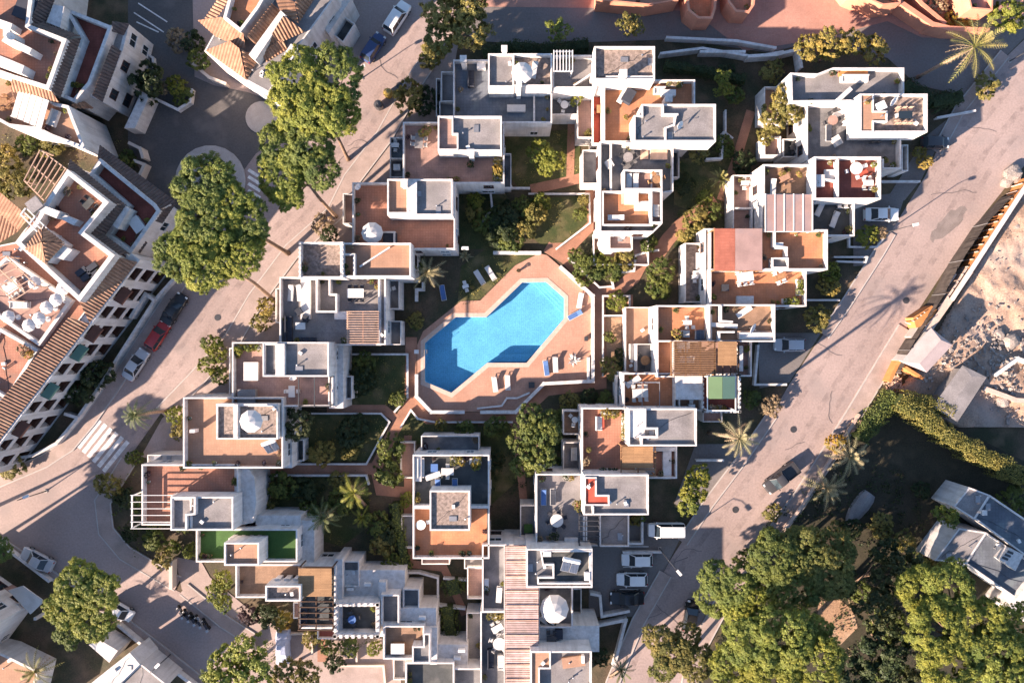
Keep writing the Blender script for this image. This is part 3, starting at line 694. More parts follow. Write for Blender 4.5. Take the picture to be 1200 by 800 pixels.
def undergrowth(m,polys,dens,leaf_,hh=.5):
    mb=MB(); random.seed(77)
    for P in polys:
        Q=[W(x,y) for x,y in P]; X=[q.x for q in Q]; Y=[q.y for q in Q]; Q=[(q.x,q.y) for q in Q]; ar=(max(X)-min(X))*(max(Y)-min(Y))
        for _ in range(int(ar*dens)):
            x=random.uniform(min(X),max(X)); y=random.uniform(min(Y),max(Y))
            if not inpoly(x,y,Q) or mnoise.noise(Vector((x*.45,y*.45,2)))<-.05: continue
            if any(inpoly(x,y,V) for V,b2,t2 in VOLS): continue
            s=random.uniform(.25,.6)
            for _ in range(7):
                p=Vector((x+random.gauss(0,s*.6),y+random.gauss(0,s*.6),random.uniform(.06,hh)*s*1.6)); add_leaf(mb,p,(rv()+Vector((0,0,.7))).normalized(),leaf_*random.uniform(.6,1.3),leaf_*random.uniform(.4,.7))
    o=mb.build('undergrowth',m); o['kind']='stuff'; return o
def gp(pts,z=0): return [tuple(W(x,y,z)) for x,y in pts]
def sheet(name,m,pts,z): 
    mb=fill([gp(pts,z)],z); return struct(mb,name,m)
# ================================================================== THE SETTING
POOL=[(498,402),(534,371.5),(570,371.5),(612,331),(640,330.5),(661,349),(661,373),(617,425),(571,425),(529,460),(498,447)]
DECK=[(489,404),(496,388),(540,353),(563,352),(604,311),(632,297),(641,299),(657,313),(694,346),(694,446),(637,448),(604,482),(506,482),(489,464)]
pw=ccw([p[:2] for p in gp(POOL)]); cop=inset(pw,-.55)
big=[(-160,-110),(160,-110),(160,110),(-160,110)]
terr=fill([big,pw],-.03); struct(terr,'ground','earth')
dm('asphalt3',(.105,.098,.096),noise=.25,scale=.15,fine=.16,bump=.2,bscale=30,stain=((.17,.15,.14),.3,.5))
sheet('road','asphalt',[(-150,600),(-30,590),(40,545),(75,522),(110,480),(150,420),(205,335),(225,300),(180,235),(165,200),(150,170),(150,-150),(580,-150),(540,20),(492,85),(455,150),(415,205),(395,245),(350,288),(300,350),(275,395),(228,445),(190,482),(152,535),(118,590),(120,630),(142,655),(200,688),(235,706),(300,750),(380,840),(250,900),(232,790),(130,716),(60,672),(0,632),(-150,560)],.0)
sheet('road','asphalt',[(1400,-150),(1290,-40),(1150,95),(1110,150),(1085,205),(1050,262),(1020,312),(985,365),(955,405),(925,450),(890,512),(850,565),(815,610),(786,655),(758,705),(735,750),(700,860),(690,1000),(800,1000),(800,830),(815,765),(850,705),(890,645),(930,592),(965,537),(1000,482),(1035,427),(1075,365),(1110,312),(1150,255),(1190,205),(1300,95),(1500,-100)],.0)
sheet('road','asphalt2',[(545,-150),(530,20),(555,48),(620,52),(800,46),(835,52),(900,62),(960,48),(1040,68),(1075,100),(1130,112),(1165,80),(1290,-45),(1390,-150)],.004)
sheet('plaza','plaza',[(560,-150),(560,8),(640,9),(760,10),(812,14),(872,60),(960,46),(1040,25),(1080,44),(1140,47),(1200,20),(1300,-150)],.012)
for bi,P in enumerate(([(735,612),(795,612),(800,625),(785,655),(762,700),(745,722),(690,722),(690,640),(735,640)],[(1000,232),(1062,225),(1050,262),(1020,310),(1000,312)],[(1085,160),(1135,120),(1108,152),(1080,210),(1060,235),(1040,232)],[(888,390),(962,390),(925,448),(890,455)],[(815,520),(885,520),(850,565),(815,600),(790,590)])):
    sheet('parking_bay','asphalt2',P,.008+.004*bi)
mb=MB()
KERBS=[]
def rstrip(pts,w,z,mb): KERBS.append((pts,w)); raised_strip(pts,w,z,mb)
rstrip([(566,-60),(536,20),(488,92),(450,160),(412,210),(392,250),(342,294),(300,350),(272,398),(226,448),(190,485)],2.1,.12,mb)
rstrip([(150,540),(120,588),(124,622),(146,648),(200,680),(208,684)],1.9,.12,mb)
rstrip([(226,305),(200,348),(160,410),(133,452),(105,492),(80,522),(52,540),(-30,575)],1.6,.12,mb)
rstrip([(1178,63),(1125,128),(1098,178)],1.3,.12,mb)
rstrip([(1044,272),(1030,296),(990,358),(966,392)],1.3,.12,mb)
rstrip([(905,486),(868,540),(830,590),(800,635)],1.3,.12,mb)
rstrip([(780,672),(748,728),(718,800),(700,880)],1.6,.12,mb)
rstrip([(1062,385),(1038,424),(1003,482),(968,538),(934,590),(895,640),(850,700),(815,765),(800,850)],2.0,.12,mb)
rstrip([(238,800),(190,762),(140,724),(70,680),(0,635),(-60,597)],1.0,.12,mb)
rstrip([(215,690),(262,728),(300,752)],1.6,.12,mb)
struct(mb,'pavement','pavement')
mb=MB()
for pts,w in KERBS:
    A,B=strip(pts,w+.06,0,MB())
    for S in (A,B): raised_strip_w(S,.16,.145,mb)
struct(mb,'kerb','kerb')
mb=MB()   # planted kerb islands of the junction
for c,r in (((307,138),2.1),((247,212),4.6)):
    p=W(*c,0); n=22; mb.prism([(p.x+math.cos(2*math.pi*k/n)*r,p.y+math.sin(2*math.pi*k/n)*r) for k in range(n)],-.01,.14)
struct(mb,'kerb','kerb')
mb=MB()
for i in range(7):
    a=W(111+i*6.5,487+i*5.0); b=W(86+i*5.9,519+i*5.5); mb.beam((a.x,a.y,.016),(b.x,b.y,.016),.56,.006)
for i in range(4):
    a=W(291,199+i*8); b=W(305,208+i*8); mb.beam((a.x,a.y,.016),(b.x,b.y,.016),.42,.006)
for i in range(5):
    a=W(150+i*13,6+i*-2); b=W(172+i*13,30+i*-2)
for a,b in (((162,4),(196,26)),((157,15),(192,38)),((160,26),(186,38))):
    a=W(*a);b=W(*b); mb.beam((a.x,a.y,.016),(b.x,b.y,.016),.16,.006)
for a,b in (((760,640),(736,640)),((752,664),(730,664)),((748,690),(726,690))):
    a=W(*a);b=W(*b); mb.beam((a.x,a.y,.03),(b.x,b.y,.03),.12,.006)
struct(mb,'road_markings','road_paint')
dm('roadpatch',(.235,.195,.178),noise=.2,scale=.8,fine=.2); mb=MB(); random.seed(3)
for x,y,w,h in ((1112,262,3.6,2.2),(470,200,.4,.4),(930,502,.38,.38),(1062,352,.35,.35),(470,330,.3,.3)):
    p=W(x,y); k=26; mb.poly([(p.x+w*math.cos(2*math.pi*i/k)*random.uniform(.8,1.1)*.6+h*math.sin(2*math.pi*i/k)*.5,p.y+h*math.sin(2*math.pi*i/k)*random.uniform(.8,1.1)+w*math.cos(2*math.pi*i/k)*.3,.006) for i in range(k)])
struct(mb,'road_patches','roadpatch')
# wear, sealed cracks and drain covers of the road
dm('sealant',(.15,.125,.12),noise=.2,scale=2); wm2=mat('roadwear',(.20,.158,.15),noise=.2,scale=.5,fine=.2); nt=wm2.node_tree; N=nt.nodes; L=nt.links; tn=N.new('ShaderNodeBsdfTransparent'); mx=N.new('ShaderNodeMixShader'); n1=N.new('ShaderNodeTexNoise'); n1.inputs['Scale'].default_value=.9; n1.inputs['Detail'].default_value=6; g1=N.new('ShaderNodeNewGeometry'); L.new(g1.outputs['Position'],n1.inputs['Vector']); mr=N.new('ShaderNodeMapRange'); mr.inputs[1].default_value=.42; mr.inputs[2].default_value=.72; mr.inputs[4].default_value=.24; L.new(n1.outputs[0],mr.inputs[0]); L.new(mr.outputs[0],mx.inputs[0]); L.new(tn.outputs[0],mx.inputs[1]); L.new(N['Principled BSDF'].outputs[0],mx.inputs[2]); L.new(mx.outputs[0],N['Material Output'].inputs[0]); M['roadwear']=wm2
mb=MB(); RR=[(1230,70),(1150,165),(1100,245),(1045,330),(1000,398),(955,465),(905,545),(860,605),(815,665),(780,725),(752,790),(740,860)]; LR=[(545,-20),(505,48),(470,110),(425,175),(395,215),(360,262),(312,305),(270,360),(235,412),(190,462),(150,500),(100,560)]
for line,offs in ((RR,(-3.2,-1.5,1.3,3.0)),(LR,(-2.4,-.9,.9,2.4))):
    for k,of in enumerate(offs): 
        A,_=strip(line,abs(of)*2,0,MB()); A2=strip(line,abs(of)*2,0,MB())[0 if of>0 else 1]; Q=[(p.x*PPM+600,400-p.y*PPM) for p in A2]; strip(Q,.75,.014+.002*k,mb)
struct(mb,'road_wear','roadwear')
mb=MB(); random.seed(17)
for line,n in ((RR,9),(LR,6)):
    for _ in range(n):
        i=random.randrange(1,len(line)-1); x,y=line[i]; x+=random.uniform(-24,24); y+=random.uniform(-20,20); a=random.uniform(0,6.28); pts=[]
        for k in range(random.randint(5,12)): pts.append((x,y)); a+=random.uniform(-.5,.5); x+=5*math.cos(a); y+=5*math.sin(a)
        strip(pts,random.uniform(.05,.09),.024,mb)
struct(mb,'road_markings','sealant')
for i,(x,y,lb) in enumerate([(930,503,'round drain cover in the right road near the pickup truck'),(1062,352,'round drain cover beside the palm shadow on the right road'),(862,597,'round drain cover in the right road by the golden kerb tree'),(468,100,'drain cover in the left road by the recycling containers'),(255,372,'drain cover in the left road before the planted terrace house'),(178,670,'drain cover in the lower left lane')]):
    mb=MB(); p=W(x,y,.03); mb.lathe((p.x,p.y,0),[(.42,.0),(.42,.03),(.34,.03),(.34,.022),(0,.022)],18); solo(mb,'drain_cover','metal_dark',lb,'drain cover',(p.x,p.y,0))
# gardens
LZ=.02
for P in ([(612,236),(640,232),(688,229),(690,262),(650,292),(633,286),(612,270)],[(536,360),(540,312),(572,290),(632,296),(604,310),(562,351)],[(403,416),(478,416),(478,463),(452,476),(405,478)],[(345,486),(447,486),(455,494),(430,540),(345,541)],[(472,484),(560,486),(560,520),(462,520)],[(298,556),(430,556),(435,615),(400,640),(298,610)],[(795,246),(835,240),(850,262),(832,288),(790,290)],[(530,222),(590,222),(610,262),(570,292),(530,292)],[(560,500),(625,490),(660,480),(660,545),(610,560),(566,600)],[(790,190),(860,170),(862,228),(812,248),(790,240)],[(590,160),(680,150),(680,215),(610,222),(590,200)],[(655,305),(692,300),(700,335),(672,320)],[(440,700),(480,690),(480,760),(440,740)]):
    sheet('lawn','lawn',P,LZ)
sheet('lawn','dirt',[(707,372),(733,372),(733,430),(720,447),(707,440)],LZ+.004)
mb=MB()
for i,(pts,w) in enumerate([([(690,205),(695,262),(668,290),(643,291)],1.35),([(640,289),(663,303),(702,343),(704,400),(704,449),(640,457),(606,489),(502,490),(481,470),(482,395)],1.5),([(703,343),(724,340),(742,325),(752,306),(772,296),(783,280),(800,262),(840,236)],1.8),([(481,472),(462,503),(440,549),(340,549),(300,549)],1.5),([(441,552),(446,574),(480,577)],1.4),([(383,479),(450,479),(466,492)],1.1),([(692,206),(660,214),(622,222)],1.3),([(880,130),(862,190),(845,235)],1.2),([(690,130),(670,140),(668,210)],1.0),([(478,510),(478,600),(480,660),(520,665),(545,720)],1.0),([(590,480),(605,500),(615,600),(620,640)],1.0),([(735,345),(735,380),(735,436)],1.5)]):
    strip(pts,w,.030+.003*i,mb)
struct(mb,'path','path')
dk=fill([[p[:2] for p in gp(DECK)],cop],.07); struct(dk,'pool_deck','deck')
mb=MB(); n=len(pw)
mb.add([(p[0],p[1],.10) for p in pw]+[(p[0],p[1],.10) for p in cop]+[(p[0],p[1],-.1) for p in pw]+[(p[0],p[1],.0) for p in cop],[(i,(i+1)%n,n+(i+1)%n,n+i) for i in range(n)]+[(i,(i+1)%n,2*n+(i+1)%n,2*n+i) for i in range(n)]+[(n+i,n+(i+1)%n,3*n+(i+1)%n,3*n+i) for i in range(n)])
struct(mb,'pool_coping','coping')
dm('pooltile',(.30,.485,.63),rough=.5,noise=.12,scale=.5,tiles=(.28,.28,1),grout=(1.12,1.1,1.06),fine=.2,tmix=.55)
mb=MB(); mb.add([(p[0],p[1],-1.5) for p in pw]+[(p[0],p[1],-.1) for p in pw],[tuple(range(n))]+[(i,(i+1)%n,n+(i+1)%n,n+i) for i in range(n)])
struct(mb,'pool_basin','pooltile')
mb=MB()   # entry steps at the round end and a bench at the straight side
for k in range(4):
    A=[(612+k*2,331),(640,330.5),(661,349),(661,373-k*4)]; q=[(638-k*4.5,330.5),(640,330.5),(661,349),(661,351+k*5.5)]
    P=[p[:2] for p in gp(q)]; P=[(x*.998,y-.02) for x,y in P]; mb.prism(ccw(P),-1.49,-.3-.28*k,bottom=False)
P=[p[:2] for p in gp([(578,424),(616,424),(625,415),(584,415)])]; mb.prism(ccw(P),-1.49,-.75)
struct(mb,'pool_steps','pooltile')
wm=bpy.data.materials.new('pool_water'); wm.use_nodes=True; nt=wm.node_tree; N=nt.nodes; L=nt.links; N.remove(N['Principled BSDF'])
tr=N.new('ShaderNodeBsdfTransparent'); tr.inputs[0].default_value=(.60,.89,.98,1); gl=N.new('ShaderNodeBsdfGlossy'); gl.inputs['Roughness'].default_value=.04; gl.inputs[0].default_value=(.8,.8,.8,1)
fr=N.new('ShaderNodeFresnel'); fr.inputs[0].default_value=1.33; ms=N.new('ShaderNodeMixShader'); no=N.new('ShaderNodeTexNoise'); no.inputs['Scale'].default_value=2.6; no.inputs['Detail'].default_value=3
ge=N.new('ShaderNodeNewGeometry'); L.new(ge.outputs['Position'],no.inputs['Vector']); bp=N.new('ShaderNodeBump'); bp.inputs['Strength'].default_value=.35; bp.inputs['Distance'].default_value=.12; L.new(no.outputs[0],bp.inputs['Height'])
L.new(bp.outputs[0],fr.inputs['Normal']); L.new(bp.outputs[0],gl.inputs['Normal']); fm=N.new('ShaderNodeMath'); fm.operation='MULTIPLY'; fi=N.new('ShaderNodeMath'); fi.operation='SUBTRACT'; fi.inputs[0].default_value=1; L.new(ge.outputs['Backfacing'],fi.inputs[1]); L.new(fr.outputs[0],fm.inputs[0]); L.new(fi.outputs[0],fm.inputs[1]); L.new(fm.outputs[0],ms.inputs[0]); L.new(tr.outputs[0],ms.inputs[1]); L.new(gl.outputs[0],ms.inputs[2]); L.new(ms.outputs[0],N['Material Output'].inputs[0]); M['water']=wm
mb=MB(); mb.poly([(p[0],p[1],-.06) for p in pw]); struct(mb,'water','water')
# building site ground east of the road: loose heaps of earth
mb=MB(); nx,ny=170,180; A=W(1035,500);B=W(1420,110); SITE=gp([(1046,470),(1095,395),(1140,318),(1180,250),(1215,200),(1330,110),(1420,110),(1420,520),(1200,560),(1160,520),(1080,480)])
from mathutils import noise as mn
idx={}
for j in range(ny+1):
    for i in range(nx+1):
        x=A.x+(B.x-A.x)*i/nx; y=A.y+(B.y-A.y)*j/ny
        q=Vector((x*.16,y*.16,0)); h=.18+.75*max(0,mn.noise(q)+.25)+.22*mn.noise(q*4)+.08*mn.noise(q*11)
        idx[i,j]=len(mb.v); mb.v.append((x,y,max(.05,h) if inpoly(x,y,SITE) else -.35))
for (i,j),k in idx.items():
    if (i+1,j) in idx and (i,j+1) in idx and (i+1,j+1) in idx: mb.f.append((k,idx[i+1,j],idx[i+1,j+1],idx[i,j+1])); mb.m.append(0)
o=mb.build('terrain',['site'],smooth=True); o['kind']='structure'
# garden soil in the south east, its colour darkened for the tree shade
sheet('pavement','pavement',[(542,24),(500,84),(462,150),(424,207),(403,247),(357,292),(308,352),(283,398),(236,450),(190,490),(165,535),(215,545),(330,480),(420,300),(480,210),(520,150),(532,80)],.016)
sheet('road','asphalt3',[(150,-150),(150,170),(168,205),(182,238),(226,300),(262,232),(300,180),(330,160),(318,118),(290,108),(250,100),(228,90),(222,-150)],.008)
sheet('ground_cover','soil_shade',[(1070,480),(1160,520),(1400,640),(1400,1000),(800,1000),(830,770),(870,700),(960,560),(1010,480)],.01)
# ================================================================== WHITE TERRACED HOUSES
T=6.6
h=House('white house with a large slate blue roof terrace at the top of the left row',590,105)
h.vol((531,70,647,144),5.6,'blue'); h.vol((572,63,602,102),8.2,'lgray',d=.4,base=4.6,win=False); h.vol((601,63,647,101),8.2,'gravel',d=.8,base=4.6,win=False)
h.lot((517,84,532,119),3.4,'lgray'); h.lot((515,119,532,137),3.2,'lgray'); h.lot((511,92,517,136),1.8,'gray')
h.chimney(591,58,5,9.0,.5); h.chimney(543,70,4,7.2,.6); h.chimney(608,99,5,9.2,.5); h.wall([(602,110),(626,110)],4.7,5.3); h.wall([(626,110),(626,143)],4.7,5.2); h.done()
h=House('white house with bare louvre pergola and two low sunken terraces at the top edge',672,110)
h.vol((648,65,699,103),7.0,'lgray'); h.lot((646,108,677,134),3.8,'gray'); h.lot((677,110,695,161),3.6,'rose'); h.lot((695,106,709,168),4.2,'red'); h.pergola((649,60,671,83),6.1,8.2,7,'y','plastic_white')
h.wall([(673,100),(697,84)],6.1,6.9); h.chimney(695,91,6,7.8,.5); h.done()
h=House('white house with bright orange terrace below a flat gravel roof box',760,110)
h.tower((697,55,767,93),9.0,'gravel',base=0,d=.5); h.wall([(711,90),(766,90)],8.4,8.9); h.chimney(730,87,8,9.9,.7)
h.vol((708,94,814,166),T,'orange'); h.tower([(743,135),(752,135),(752,122),(839,122),(839,166),(743,166)],9.1,'lgray'); h.wall([(777,124),(777,134),(794,134)],8.6,9.3,.2); h.wall([(780,164),(780,150),(790,146),(792,136)],8.6,9.2,.2)
h.chimney(783,116,5.6,7.6,.7); h.block((776,105,792,112),5.6,6.5); h.lot((788,166,796,208),2.6,'dark'); h.done()
h=House('white house with stepped orange terrace and a boxed balcony towards the pool',738,222)
h.vol([(703,166),(789,166),(789,224),(776,226),(776,262),(766,272),(703,272)],6.3,'gray'); h.tower((731,199,776,222),7.6,'rose',base=5,d=.9)
h.vol((706,224,765,264),6.35,'orange',base=4.8,win=False); h.block((733,221,748,238),5.3,6.3); h.block((744,236,764,246),5.3,5.9); h.vol((763,204,776,261),6.9,'rose',base=5,win=False)
h.lot((683,176,705,215),3.6,'gray'); h.lot((696,274,760,310),1.3,'rose'); h.vol((714,272,741,292),3.4,'rose',d=.5,win=False); h.wall([(716,168),(716,222)],5.4,6.1); h.wall([(732,168),(750,168)],5.4,7.0); h.done()
h=House('white house with weathered grey upper terrace at the north-east corner by the leaning palm',985,140)
h.vol([(927,86),(958,87),(976,80),(1059,80),(1059,113),(1005,118),(928,119)],7.4,'lgray'); h.vol([(945,118),(1056,118),(1056,198),(1034,198),(1034,188),(945,188)],6.0,'gray')
h.tower([(1008,110),(1087,110),(1087,155),(1008,155)],8.8,'gravel',d=.6); h.tower([(1008,110),(1024,110),(1024,130),(1040,130),(1040,143),(1024,143),(1024,155),(1008,155)],8.85,'peach',d=.12)
h.block((997,118,1008,126),5,7.6); h.block((996,128,1008,133),5,7.0); h.block((996,137,1008,142),5,7.0); h.wall([(984,116),(996,105)],6.5,7.7,.5)
h.lot((896,160,915,182),3.0,'rose'); h.lot((918,163,942,184),3.2,'dark'); h.lot((896,102,930,140),3.3,'peach'); h.lot((1057,170,1064,200),3.4,'gray'); h.done()
h=House('white house with steel and glass pergola and red stair terrace beside the white coupe',950,228)
h.vol((895,193,956,238),7.0,'brown'); h.tower((955,184,1032,233),8.4,'maroon',base=0,d=1.0); h.wall([(982,188),(982,231)],7.4,8.3); h.wall([(957,209),(982,212)],7.4,8.0); h.block((957,205,966,218),7.3,8.0)
h.vol((950,234,1001,276),6.0,'dark'); h.lot((859,205,882,272),3.4,'rose'); h.wall([(861,244),(880,244)],2.5,3.3); h.vol((893,236,953,274),6.0,'dark',win=False); h.done()
q=House; 
h.pergola((897,228,952,271),5.1,8.0,6,'y','plastic_white',cover='pergola_glass',cz=-.02,n2=3)
h=House('white house with tiled glass pergola, long orange terrace and a gravel side balcony',890,312)
h.vol((832,315,945,359),6.4,'orange'); h.vol((892,269,970,316),7.6,'orange'); h.wall([(908,272),(908,288),(922,290),(922,300)],6.7,7.7); h.vol((905,302,924,314),7.8,'gray',base=6.6,win=False,d=.5); h.vol((832,268,895,318),5.9,'maroon',win=False)
h.lot((803,285,830,354),3.3,'gravel'); h.vol((826,268,838,356),5.2,'lgray',d=.4); h.block((864,347,883,357),5.4,6.0)
h.pergola((837,268,893,317),5,8.0,7,'y','wood',cover='pergola_tile',cr=(837,268,861,317),cz=.1,n2=3); c=MB(); A=W(861,317,8);B=W(893,268,8); c.box(((A.x+B.x)/2,(A.y+B.y)/2,8.1),(B.x-A.x-.04,B.y-A.y,.05)); c.build('canopy','pergola_glass',h.root)
h.done()
h=House('white house with a paved orange terrace beside a brown patched roof terrace',838,378)
h.vol((770,358,834,400),6.6,'orange'); h.vol((831,357,908,400),7.4,'brown',d=.9); h.wall([(845,359),(845,376),(858,377)],6.5,7.5); h.wall([(832,380),(862,382)],6.5,7.0,.5); h.wall([(843,398),(843,389),(860,389)],6.5,7.4); h.block((867,390,904,397),6.5,7.1)
h.vol((880,399,882,401),3,'gray',win=False); h.done()
h=House('white house with timber slat pergola, bamboo screen and striped green canopy',820,436)
h.vol((770,399,790,442),6.5,'orange',win=False); h.vol((786,399,881,441),5.6,'rose'); h.vol((730,437,797,480),6.2,'orange'); h.vol((790,438,824,481),6.2,'peach'); h.block((792,440,823,468),5.3,7.0); h.block((798,450,810,466),6.8,7.05)
h.vol((822,438,867,483),6.5,'maroon'); h.crenel((823,439,866,482),6.5,.5,.3); h.lot((746,403,771,437),3.5,'gray'); h.lot((733,360,772,436),2.2,'peach',d=.5); h.lot((824,482,846,494),4.2,'rose',d=.5); h.lot((723,440,733,474),3.3,'lgray')
h.pergola((787,400,838,440),4.7,7.6,20,'x','wood',bw=.09,n2=4); h.pergola((838,400,866,440),4.7,7.6,4,'x','darkwood',cover='reed',cr=(841,400,863,428),n2=4); h.wall([(868,408),(868,432)],4.7,5.6,.6)
h.pergola((829,441,862,481),5.6,8.1,2,'y','plastic_white',cover='canvas_green',cr=(830,441,846,467)); c=MB(); A=W(846.3,467,8.1);B=W(861,441,8.1); c.box(((A.x+B.x)/2,(A.y+B.y)/2,8.22),(B.x-A.x,B.y-A.y,.05)); c.build('canopy','canvas_teal',h.root)
h.pergola((732,448,773,478),5.3,7.6,3,'y','metal_grey',bw=.05,n2=2); h.done()
h=House('white house with a shaded clay terrace, reed pergola and pale L shaped roof',745,518)
h.vol((682,478,793,560),6.5,'terra'); h.tower((737,479,816,522),9.0,'lgray'); h.wall([(756,480),(756,502),(770,502),(770,512),(752,512),(752,521)],8.6,9.3,.25); h.block((738,481,755,512),8.5,8.8)
h.lot((660,481,684,509),3.5,'brown'); h.lot((660,518,684,553),3.5,'lgray'); h.pergola((728,522,768,557),5.7,8.0,6,'x','wood',cover='reed',cr=(729,523,765,548),n2=3); h.wall([(768,526),(790,526)],5.6,6.3,.5); h.wall([(782,527),(782,556)],5.6,6.2,1.0); h.done()
h=House('white house with grey terrace, slat pergola and red L shaped roof patch',700,595)
h.vol((628,555,688,637),6.5,'lgray'); h.vol((684,600,704,640),6.45,'gray'); h.tower((684,556,760,603),9.0,'lgray'); h.tower([(685,559),(699,559),(699,580),(714,580),(714,592),(685,592)],9.12,'red',d=.15); h.wall([(695,602),(695,594)],8.6,9.2)
h.vol((702,602,737,640),5.2,'lgray',d=.35); h.lot((610,592,630,629),3.4,'gray'); h.pergola((679,604,702,640),5.6,7.9,7,'x','metal_dark',bw=.07,n2=2); h.block((662,631,677,640),5.6,6.2); h.done()
h=House('white free standing house with lounge terrace, shaded porch roof and orange south terrace',528,582)
h.vol([(484,533),(573,533),(573,654),(484,654)],6.4,'dark'); fz=5.5; c=MB(); A=W(486.5,651.5,fz);B=W(570.5,596,fz); c.poly([(A.x,A.y,fz+.012),(B.x,A.y,fz+.012),(B.x,B.y,fz+.012),(A.x,B.y,fz+.012)]); c.build('terrace_floor','orange',h.root)
h.tower((504,575,550,621),8.6,'gravel',d=.3); h.wall([(486,594),(504,594)],5.5,6.6,.4); h.wall([(550,594),(572,594)],5.5,6.6,.3); h.lot((494,511,561,531),3.4,'gray'); h.wall([(490,537),(490,560)],5.5,6.1,.8); h.lot((494,654,527,661),4.5,'rose',d=.3); h.lot((544,654,573,666),3.0,'lgray',d=.3); h.lot((469,518,486,560),1.2,'rose'); h.lot((470,604,486,642),1.2,'gray'); h.done()
h=House('large white house split by a long weathered pink boardwalk deck at the bottom edge',620,720)
h.vol((565,638,594,717),6.4,'gray'); h.vol((563,716,596,830),6.4,'gray'); h.tower((617,643,694,688),9.0,'gray',d=.5,base=0); h.tower([(633,645),(692,645),(692,684),(630,684),(630,676),(648,676),(648,662),(636,662)],9.05,'dark',d=.5); 
h.vol((629,686,671,735),6.0,'gray'); h.block((632,733,702,763),0,5.4); h.tower((622,763,693,830),8.6,'lgray',d=.6,base=0); h.tower([(622,763),(645,763),(645,783),(632,783),(632,830),(622,830)],8.65,'peach',d=.2); h.vol((591,638,632,830),6.6,'pinkboard',d=.3,t=.1,win=False)
h.lot((548,664,566,701),3.4,'rose'); h.lot((547,718,565,800),3.2,'lgray'); h.lot((671,690,681,738),1.8,'dark'); dm('pinkslat',(.56,.41,.37),noise=.3,scale=1.4,fine=.25,island=.22,stain=((.3,.2,.17),.5,.6)); h.pergola((593,640,630,830),6.3,7.3,74,'x','pinkslat',bw=.2,n2=4); h.pergola((593,640,630,830),6.9,7.42,12,'x','woodpale',bw=.07,posts=False,n2=2); h.done()
# left row
h=House('white house with dusty red terrace and L shaped grey roof above the grey terrace wall',530,175)
h.vol((472,143,591,215),6.0,'rose'); h.tower((513,136,588,177),8.4,'lgray',d=.5); h.tower([(513,136),(531,136),(531,156),(537,156),(537,176),(513,176)],8.45,'rose',d=.45); h.lot((457,161,473,186),3.2,'blue'); h.lot((457,186,473,208),2.8,'gray'); h.lot((589,180,599,220),2.6,'gray'); h.chimney(552,179,5.2,8.0,.6); h.done()
h=House('white house with wide terracotta terrace and a round white parasol by the road trees',472,252)
h.vol((413,214,533,292),6.3,'terra'); h.tower((454,210,530,252),8.7,'lgray'); h.tower((454,210,478,250),8.75,'peach',d=.4); h.block((477,212,488,250),8.3,8.85); h.chimney(474,216,8,9.5,.6); h.lot((402,227,414,262),3.2,'rose'); h.wall([(446,272),(462,272),(462,290)],5.4,6.2); h.done()
h=House('white house with crenellated gravel roof and sunny peach roof above a concrete terrace',405,345)
h.vol((351,284,402,325),8.6,'gravel',d=1.0,win=False); h.crenel((352,285,401,324),8.6,.5,.28,'LR'); h.vol((399,285,481,324),8.2,'peach',d=.7); h.wall([(403,298),(415,298),(415,322)],7.5,8.3); h.wall([(422,312),(456,290)],7.5,7.9,.18)
h.vol((328,325,446,404),6.2,'lgray'); h.vol((443,325,452,404),6.3,'lgray',d=.3); h.wall([(358,326),(358,404-36)],5.3,5.7,1.2); h.wall([(371,327),(371,365),(394,365),(394,345),(386,345),(386,328)],5.3,6.6); h.lot((449,328,468,362),3.6,'gray'); h.lot((451,376,470,404),3.0,'gray'); h.lot((323,338,330,378),3.0,'peach')
h.pergola((407,365,443,402),5.3,7.5,14,'x','woodpale',bw=.09,n2=3); h.block((392,365,407,374),5.3,6.0); h.done()
h=House('white house with grey box roof, steel beam pergola and shaded planted terrace',330,440)
h.vol((272,401,390,476),6.2,'rose'); h.tower((308,401,385,441),8.6,'lgray',d=.5); h.block((323,403,333,440),8.1,8.75); h.tower((309,403,325,440),8.55,'gray',d=.4); h.block((386,401,402,478),0,4.6); h.lot((397,441,412,467),3.2,'gray'); h.pergola((350,441,387,476),5.3,7.6,3,'y','metal_dark',bw=.14,n2=2); h.lot((269,408,273,462),3.0,'gray')
h.block((385,402,392,476),0,5.9); h.done()
h=House('white house with long peach terrace, rooftop parasol and solar tank',272,507)
h.vol((215,466,331,548),6.6,'peach'); h.tower((254,475,325,514),7.4,'gravel',d=.3); h.wall([(276,476),(276,512)],7,7.9,.5); h.wall([(254,474),(325,474)],6,7.6,.2); h.block((325,475,342,548),0,4.0); h.lot((340,515,356,540),2.0,'dark'); h.wall([(224,505),(226,505)],6,7.1,.4); h.done()
h=House('white house with red tile terrace, open white trellis and grey roof box',232,583)
h.vol((166,544,279,615),6.2,'terra'); h.tower((200,582,273,621),8.4,'lgray',d=.5); h.tower((201,584,224,620),8.3,'blue',d=.5); h.wall([(228,583),(228,602),(218,603),(218,620)],8,8.7); h.pergola((154,580,201,619),4,7.0,6,'x','plastic_white',bw=.06,n2=2); h.block([(275,545),(289,545),(298,560),(300,590),(296,612),(275,616)],0,5.4); h.lot((173,533,216,545),3.4,'white',d=.3); h.done()
h=House('white house with artificial turf roof terrace and a peach topped stair box',290,640)
h.vol((230,620,348,658),6.2,'turf'); h.tower((263,636,303,662),8.6,'peach',d=.4); h.block((347,610,368,660),0,4.2); h.block((300,604,352,622),0,4.4); h.lot((354,612,370,646),2.6,'dark'); 
for k in range(4): h.block((268+k*9.5,631,272+k*9.5,637),5.3,7.0)
h.done()
h=House('white house with plank floor terrace and wide bamboo roofed pergola',335,700)
